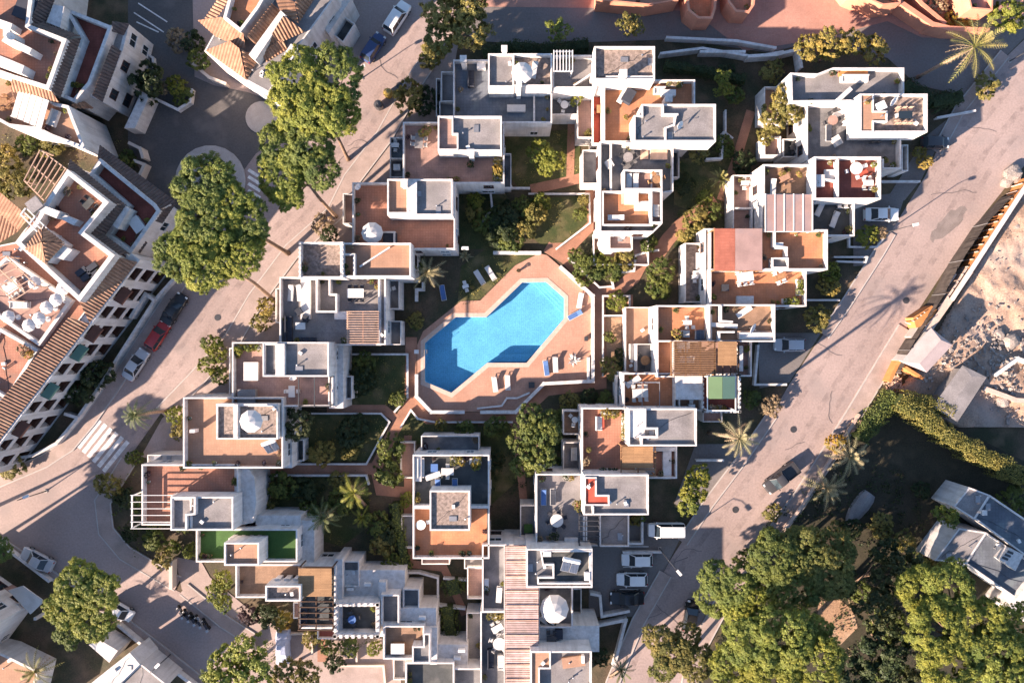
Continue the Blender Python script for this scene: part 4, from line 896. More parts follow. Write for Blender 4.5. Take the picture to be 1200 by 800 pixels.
h.vol((276,661,354,700),6.0,'brown'); h.tower((311,686,352,704),8.2,'gravel',d=.5); h.vol((350,663,393,736),5.6,'dark'); h.pergola((350,664,390,738),4.8,7.4,12,'x','darkwood',bw=.1,n2=3,cover='reed',cr=(350,665,389,698)); h.block((392,655,401,738),0,5.0)
for k in range(3): h.block((322+k*11,678,328+k*11,687),5.2,6.6)
h.lot((372,736,394,748),3.0,'maroon',d=.5); h.lot((344,706,352,724),3.2,'rose',d=.3); h.done()
h=House('white house with black sunken terrace and toothed parapet all round',420,724)
h.vol((392,706,444,745),6.0,'dark',d=1.3,t=.45); h.crenel((393,707,443,744),6.0,.68,.36,'LRTB',.4); h.block((444,682,452,745),0,4.6); h.block((396,668,474,706),0,3.6); h.lot((398,658,420,687),4.2,'gray',d=.6); h.done()
h=House('cluster of white cubes with small dark sunken patios between the gardens',480,735)
h.vol((447,697,467,732),5.6,'gray'); h.lot((472,690,491,722),4.4,'gray'); h.block((466,712,511,735),0,4.4); h.vol((449,733,497,772),5.8,'brown'); h.tower([(496,742),(504,742),(504,777),(483,777),(483,757),(496,757)],6.6,'gray',base=0,d=.4); h.block((504,735,512,778),0,5.0); h.lot((461,772,476,796),3.6,'lgray',d=.5); h.vol((475,776,532,830),5.2,'dark'); h.block((511,755,548,783),0,4.0); h.vol((531,783,565,830),5.0,'gray'); h.done()

sheet('clearing','dirt',[(955,700),(975,695),(1000,715),(1005,735),(985,755),(965,750)],.03)

sheet('pavement','pavement',[(205,652),(236,658),(246,676),(290,712),(330,738),(370,742),(450,748),(470,760),(470,830),(280,830),(290,760),(262,735),(213,690)],.022)
sheet('path','path',[(372,742),(384,742),(384,775),(372,775)],.034)
# ================================================================== APARTMENT BLOCKS IN THE WEST
def slope(root,pts,eave=(0,1),m='rooftile',name='tile_roof'):
    mb=MB(); Q=[W(x,y,z) for x,y,z in pts]; tile_slope(mb,Q,eave); return mb.build(name,m,root)
h=House('long three storey apartment block with loggias and tiled eaves beside the crosswalk',60,360,cat='apartment block',name='apartment_block')
h.vol([(150,300),(-42,552),(-150,470),(-95,405),(-60,300),(18,284),(60,228),(120,276)],8.0,'terra',d=.05,win=False)
h.vol([(18,284),(93,353),(134,299),(98,272),(127,237),(79,199),(57,232),(40,262)],10.1,'terra',d=1.4,base=7.5,t=.5,win=False)
h.vol([(105,204),(117,186),(182,239),(188,247),(153,297),(124,275),(147,241)],7.0,'maroon',d=1.0,t=.45)
h.vol([(8,300),(84,352),(46,405),(-40,345)],8.6,'rose',base=7,d=.5,t=.4,win=False); h.vol([(44,410),(8,468),(-40,440),(-2,384)],8.7,'terra',base=7,d=.6,t=.35,win=False)
slope(h.root,[(161,307,7.95),(105,378,7.95),(93,354,9.1),(134,300,9.1)]); slope(h.root,[(105,379,7.95),(-24,546,7.95),(-46,526,9.0),(80,372,9.0)]); h.vol([(2,474),(-30,520),(-110,470),(-70,430)],8.6,'peach',base=7,d=.6,t=.35,win=False)
slope(h.root,[(152,298,7.9),(122,275,7.9),(98,273,9.1),(134,299,9.1)],m='rooftile_shade'); slope(h.root,[(123,276,7.9),(147,241,7.9),(127,238,9.1),(98,273,9.1)],m='rooftile_shade')
slope(h.root,[(149,242,7.9),(82,187,7.9),(79,199,9.1),(127,237,9.1)],m='rooftile_shade')
slope(h.root,[(117,170,5.9),(206,237,5.9),(188,246,6.8),(114,186,6.8)],m='rooftile_shade'); slope(h.root,[(206,238,5.9),(190,262,5.9),(180,258,6.8),(188,246,6.8)],m='rooftile_shade')
slope(h.root,[(173,284,5.6),(164,297,5.6),(154,290,6.4),(163,277,6.4)],m='rooftile_shade')
# stair turret with pyramid roof
h.block([(31,290),(54,307),(73,285),(50,268)],8.6,10.6); ap=(50,283,12.2)
for e,mm in (((29,291,10.6),(54,309,10.6)),((54,309,10.6),(76,285,10.6)),((76,285,10.6),(50,265,10.6)),((50,265,10.6),(29,291,10.6))): slope(h.root,[e[0:3],mm,ap])
h.block([(72,288),(84,293),(74,304),(62,300)],8.6,10.2)
h.block([(44,238),(70,248),(66,256),(42,246)],8.6,10.4); h.block([(64,247),(91,258),(86,264),(62,252)],8.6,9.9); h.block([(128,262),(143,240),(152,245),(138,268)],6.2,7.9)
# loggia facade
P1=W(150,301,8.0); P2=W(-40,550,8.0); P1.z=P2.z=0; u=(P2-P1).normalized(); nr=Vector((-u.y,u.x,0)); nr=nr if nr.dot(-P1)>0 else -nr; Ln=(P2-P1).length; nb=11; bw=Ln/nb; sk=MB(); dkm=MB()
rz=math.atan2(u.y,u.x)
def fb(mb,s,w,z0,z1,d0,d1,mi=0):
    c=P1+u*s+nr*((d0+d1)/2); mb.box((c.x,c.y,(z0+z1)/2),(w,d1-d0,z1-z0),rz,mi)
for i in range(nb+1): fb(sk,i*bw,1.1,0,7.9,.01,1.3)
for z0,z1 in ((0,.35),(2.45,3.15),(5.15,5.85),(7.5,7.88)):
    for i in range(nb): fb(sk,(i+.5)*bw,bw-1.105,z0,z1,.015,1.28)
sk.build('loggia_wall','stucco',h.root)
for i in range(nb):
    for z in (.35,3.15,5.85):
        a=MB(); c=P1+u*((i+.5)*bw)+nr*.66; a.box((c.x,c.y,z+.012),(bw-1.13,1.14,.02),rz); a.build('balcony_floor','shutter',h.root)
        a=MB(); fb(a,(i+.5)*bw,1.45,z+.02,z+1.95,.03,.09); w=a.build('window','shutter',h.root)
        a=MB(); fb(a,(i+.5)*bw,.7,z+.2,z+1.7,.09,.11); a.build('pane','glass',w)
        a=MB(); fb(a,(i+.5)*bw,bw-1.12,z+.55,z+.6,1.2,1.26); fb(a,(i+.5)*bw,bw-1.12,z+.28,z+.31,1.21,1.25); a.build('railing','darkwood',h.root)
for i in (1,3,4,6,8):
    a=MB(); c0=P1+u*((i+.5)*bw)+nr*1.3; s=u*(bw*.5-.4); a.add([c0-s+Vector((0,0,7.25)),c0+s+Vector((0,0,7.25)),c0+s+nr*1.0+Vector((0,0,6.7)),c0-s+nr*1.0+Vector((0,0,6.7)),c0-s+Vector((0,0,7.2)),c0+s+Vector((0,0,7.2)),c0+s+nr*1.0+Vector((0,0,6.65)),c0-s+nr*1.0+Vector((0,0,6.65))],[(0,1,2,3),(7,6,5,4),(0,3,7,4),(1,5,6,2),(2,6,7,3)]); a.build('awning','canvas_teal' if i in (4,6) else 'shutter',h.root)
# white trellis at the north corner and over the lower terrace
def trellis(root,quad,z,n,m='plastic_white',w=.1,cross=3,posts=None):
    a,b,c,d=[W(x,y,z) for x,y in quad]; mb=MB()
    for i in range(n): t=i/(n-1); mb.beam(a.lerp(b,t),d.lerp(c,t),w,.13)
    for i in range(cross): t=i/(cross-1); mb.beam(a.lerp(d,t)-Vector((0,0,.14)),b.lerp(c,t)-Vector((0,0,.14)),.12,.14)
    if posts is not None:
        for p in (a,b,c,d): mb.beam((p.x,p.y,posts),(p.x,p.y,z-.2),.14,.14)
    return mb.build('trellis',m,root)
trellis(h.root,[(47,176),(77,198),(52,236),(28,212)],9.3,7,'woodpale',.07,posts=7); trellis(h.root,[(6,300),(42,335),(16,352),(-30,312)],10.6,6,'woodpale',.07,posts=8); trellis(h.root,[(30,244),(62,275),(55,284),(24,252)],10.2,4,w=.14,posts=8.6)
slope(h.root,[(-10,240,8.6),(22,270,8.6),(36,255,9.2),(0,225,9.2)],m='rooftile'); slope(h.root,[(22,270,8.6),(-10,240,8.6),(-40,275,7.6),(-8,290,7.6)][::-1],m='rooftile')
h.vol([(80,192),(105,203),(140,238),(120,250)],5.5,'maroon',win=False); h.done()
h=House('white apartment house with dark tile skirts and two long terraces at the north-west corner',85,80,cat='apartment block',name='apartment_block')
h.vol([(78,46),(57,105),(15,92),(-70,62),(-30,-60),(45,-60),(34,29)],9.6,'terra',d=.9,t=.45,base=0,win=False)
h.vol([(75,9),(131,31),(106,98),(87,120),(70,112),(95,45)],7.0,'maroon',d=1.0,t=.4,win=False)
h.vol([(126,30),(151,29),(144,58),(120,119),(104,112)],5.7,'lgray',d=.03,t=.4)
slope(h.root,[(95,44,8.0),(70,116,8.0),(58,104,9.3),(79,47,9.3)],m='rooftile_shade'); slope(h.root,[(95,43,8.0),(52,27,8.0),(34,28,9.3),(79,46,9.3)],m='rooftile_shade'); slope(h.root,[(53,27,8.0),(72,-20,8.0),(55,-25,9.3),(34,28,9.3)],m='rooftile_shade')
slope(h.root,[(142,60,5.9),(120,120,5.9),(107,112,6.9),(131,52,6.9)],m='rooftile_shade'); slope(h.root,[(152,28,5.9),(145,42,5.9),(131,37,6.9),(131,25,6.9)],m='rooftile_shade'); slope(h.root,[(110,134,5.6),(88,120,5.6),(83,122,6.6),(100,118,6.6)][::-1],m='rooftile')
slope(h.root,[(70,120,8.2),(13,107,8.2),(15,92,9.2),(58,103,9.2)],m='rooftile')
h.vol([(62,120),(80,124),(100,175),(60,160),(44,152),(10,148),(-40,120),(-20,80),(15,92)],7.6,'peach',d=.7,t=.35,win=False)
a=MB()
for i in range(5):
    A=W(22+i*7.2,105+i*2.6,8.4);B=W(28.5+i*7.2,107.4+i*2.6,8.4);D=W(13+i*7.2,136+i*3.2,8.1);E=W(19.5+i*7.2,138.2+i*3.2,8.1); th=Vector((0,0,.07)); a.add([A,B,E,D,A-th,B-th,E-th,D-th],[(0,1,2,3),(7,6,5,4),(0,3,7,4),(1,5,6,2),(2,6,7,3),(0,4,5,1)])
aw=a.build('awning','canvas_white',h.root); a=MB()
for q in ((22,105),(58,119),(13,136),(47,151)): p=W(*q,8.0); a.beam((p.x,p.y,6.9),(p.x,p.y,8.05),.1,.1)
a.build('awning_post','plastic_white',h.root)
h.block([(6,42),(37,57),(34,63),(2,48)],8.6,10.6); h.block([(-4,64),(28,77),(25,86),(-8,74)],8.6,10.6); h.block([(-20,16),(14,28),(12,34),(-22,22)],8.6,10.3); h.chimney(10,40,8.7,10.9,.6)
h.block([(63,6),(75,8),(70,32),(55,26)],6,8.2); h.block([(146,150),(166,108),(174,114),(158,150)],0,2.4); h.done()
h=House('pale apartment house with rust coloured hipped tile roofs behind the parked white van',315,45,cat='apartment block',name='apartment_block')
h.vol([(240,60),(252,38),(270,0),(290,-60),(400,-60),(393,-5),(345,60),(315,108),(289,94)],7.3,'lgray',d=.03,win=True)
h.vol([(262,21),(276,-30),(325,-30),(303,9),(282,37)],9.4,'orange',d=.9,t=.35,base=7,win=False)
slope(h.root,[(241,59,7.3),(289,94,7.3),(281,57,9.0),(270,48,9.0)]); slope(h.root,[(232,24,7.6),(253,43,7.6),(283,58,9.0),(284,38,9.2),(258,20,9.0)],eave=(0,1)); slope(h.root,[(289,94,7.3),(306,62,7.6),(291,62,9.0),(282,57,9.0)],eave=(0,1))
slope(h.root,[(303,56,7.7),(331,15,7.7),(319,4,9.2),(288,42,9.2)],eave=(0,1)); slope(h.root,[(306,60,8.0),(357,37,8.0),(332,18,9.8)],eave=(0,1)); slope(h.root,[(312,73,7.3),(336,58,7.3),(331,44,8.2),(305,62,8.2)],eave=(0,1))
slope(h.root,[(350,28,7.6),(328,13,8.8),(322,-4,9.6),(345,2,8.8)],eave=(0,3)); slope(h.root,[(351,25,7.5),(371,-6,7.5),(352,-14,9.0),(346,3,9.0)],eave=(0,1)); slope(h.root,[(238,26,7.7),(262,-10,7.7),(275,-10,8.8),(257,20,8.8)],eave=(0,1)); slope(h.root,[(305,84,6.2),(318,104,6.2),(326,92,6.6),(312,74,7.0)],eave=(0,1))
h.block([(292,64),(299,70),(334,18),(329,13)],7.3,8.9); h.block([(333,64),(341,52),(349,58),(340,72)],7.3,7.9)
for q in ((305,49),(317,31)):
    p=W(*q,8.3); a=MB(); a.box((p.x+.25,p.y-.15,8.25),(.12,1.1,.8),R(-38)); w=a.build('window','shutter',h.root)
h.block([(372,22),(395,-10),(412,-2),(385,40)],0,4.6); h.lot([(390,40),(404,20),(416,28),(402,50)],3.2,'dark'); h.block([(345,66),(352,58),(358,63),(350,72)],0,3.0); h.lot([(350,70),(368,40),(380,50),(362,80)],2.6,'dark'); h.done()
# ---- salmon buildings and walls along the north edge
h=House('salmon plastered villa corner with boxy balconies at the top edge',845,0,cat='villa',name='villa',wm='salmon'); h.vol([(800,-40),(843,-40),(839,10),(835,22),(818,22),(806,12)],3.2,'orange',d=1.4,t=.3,win=False); h.vol([(850,-40),(888,-40),(884,6),(878,15),(862,14),(853,2)],3.0,'peach',d=1.2,t=.3,win=False); h.done()
h=House('long low salmon villa wing at the top edge left of the boxy balconies',750,-20,cat='villa',name='villa',wm='salmon'); h.vol([(700,-60),(798,-60),(795,0),(760,6),(700,0)],3.0,'peach',d=.8,win=False); h.done()
h=House('salmon villa block with flat orange terraces in the north-east corner',1130,0,cat='villa',name='villa',wm='salmon'); h.vol([(1125,-50),(1165,-50),(1163,12),(1138,10)],4.0,'rose',d=.8,win=False); h.done()
h=House('salmon villa with flat roof at the top edge above the ramp wall',1010,-30,cat='villa',name='villa',wm='salmon'); h.vol([(960,-60),(1060,-60),(1055,4),(1035,6),(1000,-8)],3.4,'orange',d=.6,win=False); h.done()
gwall('long salmon ramp wall with folded corners at the north-east plaza',[(1002,-25),(1042,12),(1080,38),(1100,43),(1142,45)],2.3,.5,'salmon')
gwall('second salmon ramp wall behind the first at the north-east plaza',[(1050,-10),(1070,14),(1095,35)],2.0,.4,'salmon')
# ---- white bungalow in the south-east shade
h=House('low white bungalow with blue grey flat roofs under the south-eastern trees',1160,630,cat='bungalow',name='bungalow')
h.vol([(1136,571),(1160,580),(1142,608),(1118,593)],4.6,'lgray',d=.04,win=True); h.vol([(1160,580),(1290,668),(1270,700),(1142,607)],4.5,'blue',d=.35,win=False); h.vol([(1124,619),(1156,624),(1132,660),(1096,656)],4.2,'lgray',d=.04); h.vol([(1156,624),(1290,714),(1265,752),(1132,660)],3.9,'blue',d=.3,win=False)  # white corner slabs take grey here, tree shade put into their colour
h.block([(1172,655),(1184,642),(1199,650),(1190,668)],3.6,4.7); h.block([(1183,712),(1205,684),(1225,700),(1205,730)],0,4.4)
for q in ((1178,654),(1181,650.5),(1184,647)): a=MB(); p=W(*q,4.75); a.box((p.x,p.y,4.74),(.75,.3,.06),R(-22)); a.build('roof_vent','metal_dark',h.root)
h.chimney(1152,600,4.2,5.0,.4); h.done()
# ---- south-west white house fragments
h=House('white house with patchy roof slabs at the bottom left corner',150,790); h.vol([(104,803),(152,765),(163,778),(118,822)],4.6,'white',d=.15,win=False); h.vol([(118,822),(165,778),(195,802),(150,850)],4.2,'lgray',d=.3,win=False); h.block([(104,755),(118,750),(138,762),(128,776)],0,3.2); h.done()
h=House('tan paved house terrace with white parapet in the bottom left corner',20,790); h.vol([(-40,755),(2,765),(45,786),(30,850),(-40,850)],3.4,'peach',d=.5,t=.3,win=False); h.done()
g=thing('garden_gate','white roofed garden gate with stub walls at the bottom left road','garden gate',W(35,708)); a=MB()
for q in ((14,700),(30,716),(36,700),(56,716)): p=W(*q,0); a.box((p.x,p.y,1.2),(.35,.35,2.4))
a.build('post','stucco',g); a=MB(); a.prism(ccw([tuple(W(x,y,2.5)[:2]) for x,y in ((10,691),(27,686),(52,704),(36,719))]),2.4,2.58,bottom=True); a.build('roof','white',g)
# ---- building site
f=thing('construction_fence','tall dark mesh fence along the building site east of the road','fence',W(1090,345)); pts=[(1042,436),(1052,410),(1070,382),(1092,346),(1112,308),(1140,266),(1172,232)]; a=MB(); b=MB()
Q=[W(x,y) for x,y in pts]
for i in range(len(Q)-1):
    n=max(2,int((Q[i+1]-Q[i]).length/.5)); 
    for k in range(n):
        p=Q[i].lerp(Q[i+1],k/n);q=Q[i].lerp(Q[i+1],(k+1)/n); w1=Vector((random.uniform(-.08,.08),random.uniform(-.08,.08),0)); a.add([p,q,q+Vector((0,0,2.6))+w1,p+Vector((0,0,2.6))],[(0,1,2,3)])
    m=max(1,int((Q[i+1]-Q[i]).length/3))
    for k in range(m): p=Q[i].lerp(Q[i+1],k/m); b.tube([p,p+Vector((0,0,2.8))],[.05,.05],6)
a.build('mesh_screen','netting',f); b.build('post','metal_grey',f)
f=thing('safety_barrier','orange shuttering wall with pale upright ribs on the site edge','barrier',W(1140,285)); A=W(1102,350);B=W(1192,212); d=(B-A); L_=d.length; d.normalize(); nr=Vector((d.y,-d.x,0)); a=MB(); b=MB(); c=MB()
a.beam(A+Vector((0,0,.9)),B+Vector((0,0,.9)),.14,1.8); a.build('board','barrier_orange',f)
k=0.0
while k<L_: p=A+d*k-nr*.2; b.beam(p,p+Vector((0,0,1.9)),.12,.16); k+=1.15
b.build('rib','coping',f); p=nr*.42+Vector((0,0,1.75)); c.beam(A+p,B+p,.55,.2); c.build('wall_top','white',f)
f=thing('retaining_wall','pale concrete retaining wall south of the orange barrier','retaining wall',W(1085,375)); a=MB(); A=W(1070,398);B=W(1126,318)
a.beam(A+Vector((0,0,.9)),B+Vector((0,0,.9)),1.0,1.8); a.build('wall_body','coping',f); a=MB(); A=W(1060,395);B=W(1112,322); a.beam(A+Vector((0,0,.7)),B+Vector((0,0,.7)),.3,1.4); a.build('kerb_beam','kerb',f)
f=thing('timber_formwork','orange timber formwork with white uprights by the site cabin','formwork',W(1066,375)); a=MB(); a.prism(ccw([tuple(W(x,y,1.8)[:2]) for x,y in ((1070,372),(1092,358),(1100,364),(1086,380),(1074,384))]),0,1.8); a.build('panel','barrier_orange',f); b=MB()
for i in range(5): p=W(1071+i*4.2,377-i*3.4,2.0); b.beam((p.x,p.y,.1),(p.x-.5,p.y-.3,2.1),.1,.1)
b.build('upright','white',f)
def cabin(label,quad,z,ridge,m1,wm='white',name='site_cabin',cat='site cabin',ov=.3):
    t=thing(name,label,cat,W(sum(q[0] for q in quad)/4,sum(q[1] for q in quad)/4)); P=ccw([tuple(W(x,y,z)[:2]) for x,y in quad]); a=MB(); a.prism(inset(P,.35),0,z-.05); a.build('wall',wm,t)
    Q=[Vector((*p,z)) for p in inset(P,-.02)]; e0,e1=(Q[1]-Q[0]).length,(Q[2]-Q[1]).length
    if e0<e1: Q=Q[1:]+Q[:1]
    r0=(Q[0]+Q[3])/2+Vector((0,0,ridge)); r1=(Q[1]+Q[2])/2+Vector((0,0,ridge)); s=(r1-r0)*.12; r0+=s; r1-=s; a=MB(); a.add(Q+[r0,r1],[(0,1,5,4),(2,3,4,5),(1,2,5),(3,0,4),(3,2,1,0)]); a.build('roof',m1,t)
    a=MB(); d=(Q[1]-Q[0]).normalized(); 
    for k in (.3,.7): c=Q[0].lerp(Q[1],k); a.box((c.x+d.y*-.0,c.y,1.5),(.9,.5,.9),math.atan2(d.y,d.x))
    a.build('window','glass',t); return t
cabin('white site cabin with pale hipped roof beside the orange formwork',[(1056,424),(1091,384),(1116,404),(1086,436)],3.4,.5,'cabinroof')
cabin('long grey site shed with slab roof between hedge and rubble',[(1093,476),(1128,428),(1156,442),(1122,494)],2.8,.12,'lgray','lgray','site_shed','site shed')
gwall('orange block wall south of the white site cabin',[(1035,445),(1045,424),(1056,432),(1072,442)],1.6,.3,'barrier_orange')
gwall('broken pale concrete wall across the rubble at the right edge',[(1160,438),(1185,420),(1215,430)],1.2,.4,'white')
gwall('sloping concrete slab stub near the right edge',[(1150,455),(1185,468),(1215,470)],.9,.5,'coping')
random.seed(8)
for i,(x,y,s,lb) in enumerate([(1185,205,1.2,'grey boulder at the top end of the orange barrier'),(1178,214,.8,'small pale boulder beside the road edge above the barrier'),(1190,265,.6,'dark rock lying on the bare earth of the site'),(1182,400,1.1,'pale broken slab heaped on the rubble'),(1168,392,.8,'pinkish rubble block beside the broken slab'),(1172,470,.9,'rock by the dark pit at the right edge')]):
    p=W(x,y); mb=MB(); pts=[]
    import bmesh
    bm=bmesh.new(); bmesh.ops.create_icosphere(bm,subdivisions=2,radius=s)
    for v in bm.verts: v.co*=1+.35*mn.noise(v.co*1.3+Vector((i*5,0,0))); v.co.z=v.co.z*.6+s*.3; v.co+=p
    mb.add([v.co[:] for v in bm.verts],[[v.index for v in f.verts] for f in bm.faces]); bm.free(); solo(mb,'boulder','rubble',lb,'rock',p)
# ================================================================== TREES AND PLANTS
tree('tall umbrella pine whose round crown hangs over the junction kerb island',(408,187),[(352,92,12.5,3.7),(392,95,12,3.8),(345,125,12,3.2),(376,128,12.5,3.9),(402,135,11,2.6)],'pine','big')
tree('second umbrella pine leaning over the pavement below the first',(394,254),[(332,175,11,3.3),(364,172,11.5,3.4),(375,198,11,2.8),(333,208,11,3.3),(340,230,10.5,2.0)],'pine','big')
tree('umbrella pine with double crown above the road by the tiled block corner',(338,297),[(243,216,12,3.9),(265,240,12,3.5),(290,262,11.5,3.0),(240,255,12.5,3.5)],'pine','big',tr=.26)
tree('broad pine crown just below the double pine near the parked black car',(322,352),[(212,300,12,3.2),(245,310,12,3.4),(275,300,12,3.3),(232,285,12.5,3.2),(290,285,11,2.5)],'pine','big',tr=.24)
tree('large pine overhanging the small white car at the lower left lane',(136,712),[(92,682,8,3.0),(118,690,8,2.9),(78,712,8,2.8),(110,722,7.5,3.1),(84,736,7,2.4)],'pine','big')
tree('golden olive tree at the upper end of the left road',(552,52),[(520,12,6,2.7),(545,8,6.5,2.6),(550,35,6,2.9),(518,42,5,2.6),(508,60,3.5,1.6)],'olive','mid',tr=.2)
tree('small bright street tree at the top beside the louvre pergola house',(650,48),[(654,36,4.5,1.75)],'lime','open',tr=.1)
tree('small olive green street tree above the flat gravel roof box',(735,42),[(736,28,5,1.7),(746,32,4.6,1.3)],'olive','open',tr=.1)
tree('rounded lime tree on the lawn between the two top house rows',(638,188),[(632,178,4,1.7),(648,188,4,1.6),(640,196,3.4,1.3)],'lime','mid',tr=.12)
tree('yellow leaved small tree by the boundary wall at the top',(842,104),[(846,92,5,1.3),(852,104,4.6,1.2),(842,108,4.2,.8)],'lime','open',tr=.09)
tree('olive shrub tree standing close below the orange terrace roof tower',(808,180),[(817,178,3.4,1.5)],'olive','mid',tr=.1)
tree('golden green tree leaning against the north-eastern house',(898,150),[(918,118,5.5,2.1),(905,140,5,1.9),(928,130,5.2,1.9),(898,160,3.2,1.2)],'olive','mid',tr=.14)
tree('wide golden tree along the north-eastern lane',(960,72),[(948,58,4.5,1.9),(975,52,4.8,2.1),(1000,52,4.5,1.9),(1022,60,4,1.8)],'gold','mid',tr=.14)
tree('big leafy green tree in the shaded garden south of the pool',(622,548),[(622,492,6,2.2),(638,505,6.5,2.3),(612,515,5.5,2.0),(630,532,6,2.4),(612,545,5,1.6)],'green','mid',tr=.2)
tree('golden tree at the kerb beside the right road',(806,575),[(818,558,4,1.7),(812,575,4.2,1.9),(806,590,3.6,1.5)],'lime','mid',tr=.12)
tree('lime green tree by the motor scooters at the lower left',(268,690),[(262,680,4,1.6),(256,694,4,1.5),(262,706,3.4,1.2)],'lime','mid',tr=.12)
tree('dark round tree beside the peach terrace house',(362,492),[(346,498,5,2.5)],'deep','mid',tr=.16)
tree('spreading tree at the bottom edge left of the covered car',(300,775),[(262,780,6,2.6),(290,765,6,2.5),(252,800,5,2.2),(300,790,6,2.5)],'pine','mid',tr=.2)
tree('leafy tree at the bottom edge below the covered car',(352,772),[(338,788,4,2.2),(362,790,3.6,1.7)],'olive','mid',tr=.16)
# wooded south-east corner
tree('green broad crowned tree east of the pickup truck',(920,650),[(905,655,9,3.6),(940,645,9,3.4),(965,670,9,3.8),(930,685,9,3.6),(975,645,8,2.8)],'green','big',tr=.3)
tree('tree with yellow green crown hiding the dark car by the road',(850,690),[(840,678,8,2.5),(862,690,8,3.0),(835,700,7,2.3),(880,705,8,2.8),(866,722,8,2.6)],'pine','big',tr=.26)
tree('round tree overhanging the right road at the bottom edge',(802,770),[(772,748,7,2.1),(790,765,7,2.5),(778,782,7,2.1),(805,745,6,1.9),(815,775,7,2.5)],'olive','big',tr=.22)
tree('large lime crowned tree at the bottom beside the sunlit clearing',(905,775),[(880,752,12,3.6),(918,750,13,3.7),(948,775,13,3.9),(900,790,12,3.8),(862,785,11,3.4),(950,738,12.5,2.6)],'lime','big',tr=.3)
tree('huge bright lime tree in the bottom right corner',(1085,755),[(1075,690,10,3.3),(1110,690,11,3.4),(1095,735,11.5,4.2),(1140,730,11,4.2),(1165,765,11,4.2),(1110,775,11.5,4.2),(1190,735,10,3.4),(1185,800,10,4)],'lime','cover',tr=.35)
tree('sparse light green tree in front of the bungalow',(1090,600),[(1105,602,5,1.6),(1116,610,4.6,1.2)],'lime','open',tr=.12)
tree('shaded dark tree between the two lime trees',(1020,740),[(1030,715,8,2.8),(1030,760,8,3.2),(1045,680,7,2.4),(1000,795,8,3.0),(1055,800,7,3.0)],'deep','mid',tr=.2)
tree('low dark tree north of the sunlit clearing',(985,690),[(985,680,5,2.2),(1060,660,5,2.2),(1035,645,4.5,1.8)],'deep','mid',tr=.16)
# palms
palm('tall palm leaning out with bare pale trunk in the north-east corner',(1075,91),(1141,55),10.4,4.2,'frond',30,seed=1,tr=.2,droop=.3,w=.26)
palm('pale palm on the shaded lawn left of the pool',(508,332),(501,319),4.2,2.9,'frondpale',22,seed=2)
palm('palm by the right road with short leaning trunk beside the striped green canopy house',(831,507),(866,513),11.4,3.0,'frondpale',24,seed=3)
palm('feathery palm beside the crosswalk on the left road',(196,481),(159,486),7.2,2.4,'fronddeep',24,seed=4,droop=.6)
palm('bright yellow green palm in the dark garden next to the free standing house',(428,592),(415,577),5.5,2.6,'lime',18,seed=5,w=.3)
palm('dark green palm beside the turf roof house',(385,608),(378,606),4.2,2.8,'fronddeep',22,seed=6)
palm('dusty palm at the garden edge right of the pickup truck',(965,565),(968,571),3.6,3.3,'frondpale',24,seed=7)
palm('dusty palm with yellow blossom just above its twin',(988,530),(995,535),3.8,3.4,'frondpale',24,seed=8)
palm('slim dark palm on the pavement at the bottom of the right road',(716,792),(728,784),5.5,2.2,'fronddeep',16,seed=9)
palm('palm in the shaded garden at the bottom left corner',(50,788),(42,786),5,3.0,'frond',22,seed=10)
palm('short palm with upright leaves at the right house row path',(842,212),(844,210),2.2,1.9,'frond',24,seed=12,upright=.3)
palm('yellowish palm shrub below the bright palm',(424,604),(424,606),1.6,1.9,'lime',16,seed=13)
agave('white leafed agave spread flat on the sunny pool deck',672,421,1.15,'white',16,.07)
agave('spiky agave at the pool garden corner by the upper house',560,262,1.0,'frond',14)
agave('grey agave by the shaded low wall left of the pool lawn',545,300,1.2,'frondpale',14)
# hedges
dm('leaf_hedge',(.26,.23,.055),col2=(.16,.15,.04),rough=.6,scale=.55,fine=0,trans=.3,island=.35)
hedge('golden cypress hedge running to the right edge between garden and site shed',[(1056,467),(1082,485),(1110,508),(1150,532),(1215,566)],2.4,3.4,'leaf_hedge',.11,75,lump=.35)
hedge('short golden hedge spur pointing at the site shed',[(1066,468),(1098,474),(1120,482)],1.8,3.0,'leaf_hedge',.11,75)
hedge('loose green hedge along the garden edge by the dusty palms',[(1052,462),(1034,486),(1012,516)],2.0,2.4,'green',.12,60)
hedge('low dark hedge behind the north boundary wall',[(780,75),(830,82),(875,92)],1.2,1.6,'deep',.12,60)
hedge('clipped hedge along the shaded lane below the leaning palm',[(1062,98),(1095,118),(1130,112)],2.2,1.6,'deep',.12,55)
hedge('trailing hedge strip beside the free standing house walkway',[(462,590),(466,620),(472,650),(476,668)],1.4,1.6,'green',.14,30)
hedge('dark hedge filling the narrow bed beside the boardwalk house',[(524,712),(526,735),(530,752)],2.2,1.6,'green',.13,30)
hedge('hedge bed with square outline under the free standing house',[(529,680),(533,697)],2.6,1.3,'green',.13,40)
hedge('ivy hedge on the shaded top lane edge',[(566,62),(600,52),(640,56),(690,50)],1.6,1.8,'deep',.12,55)
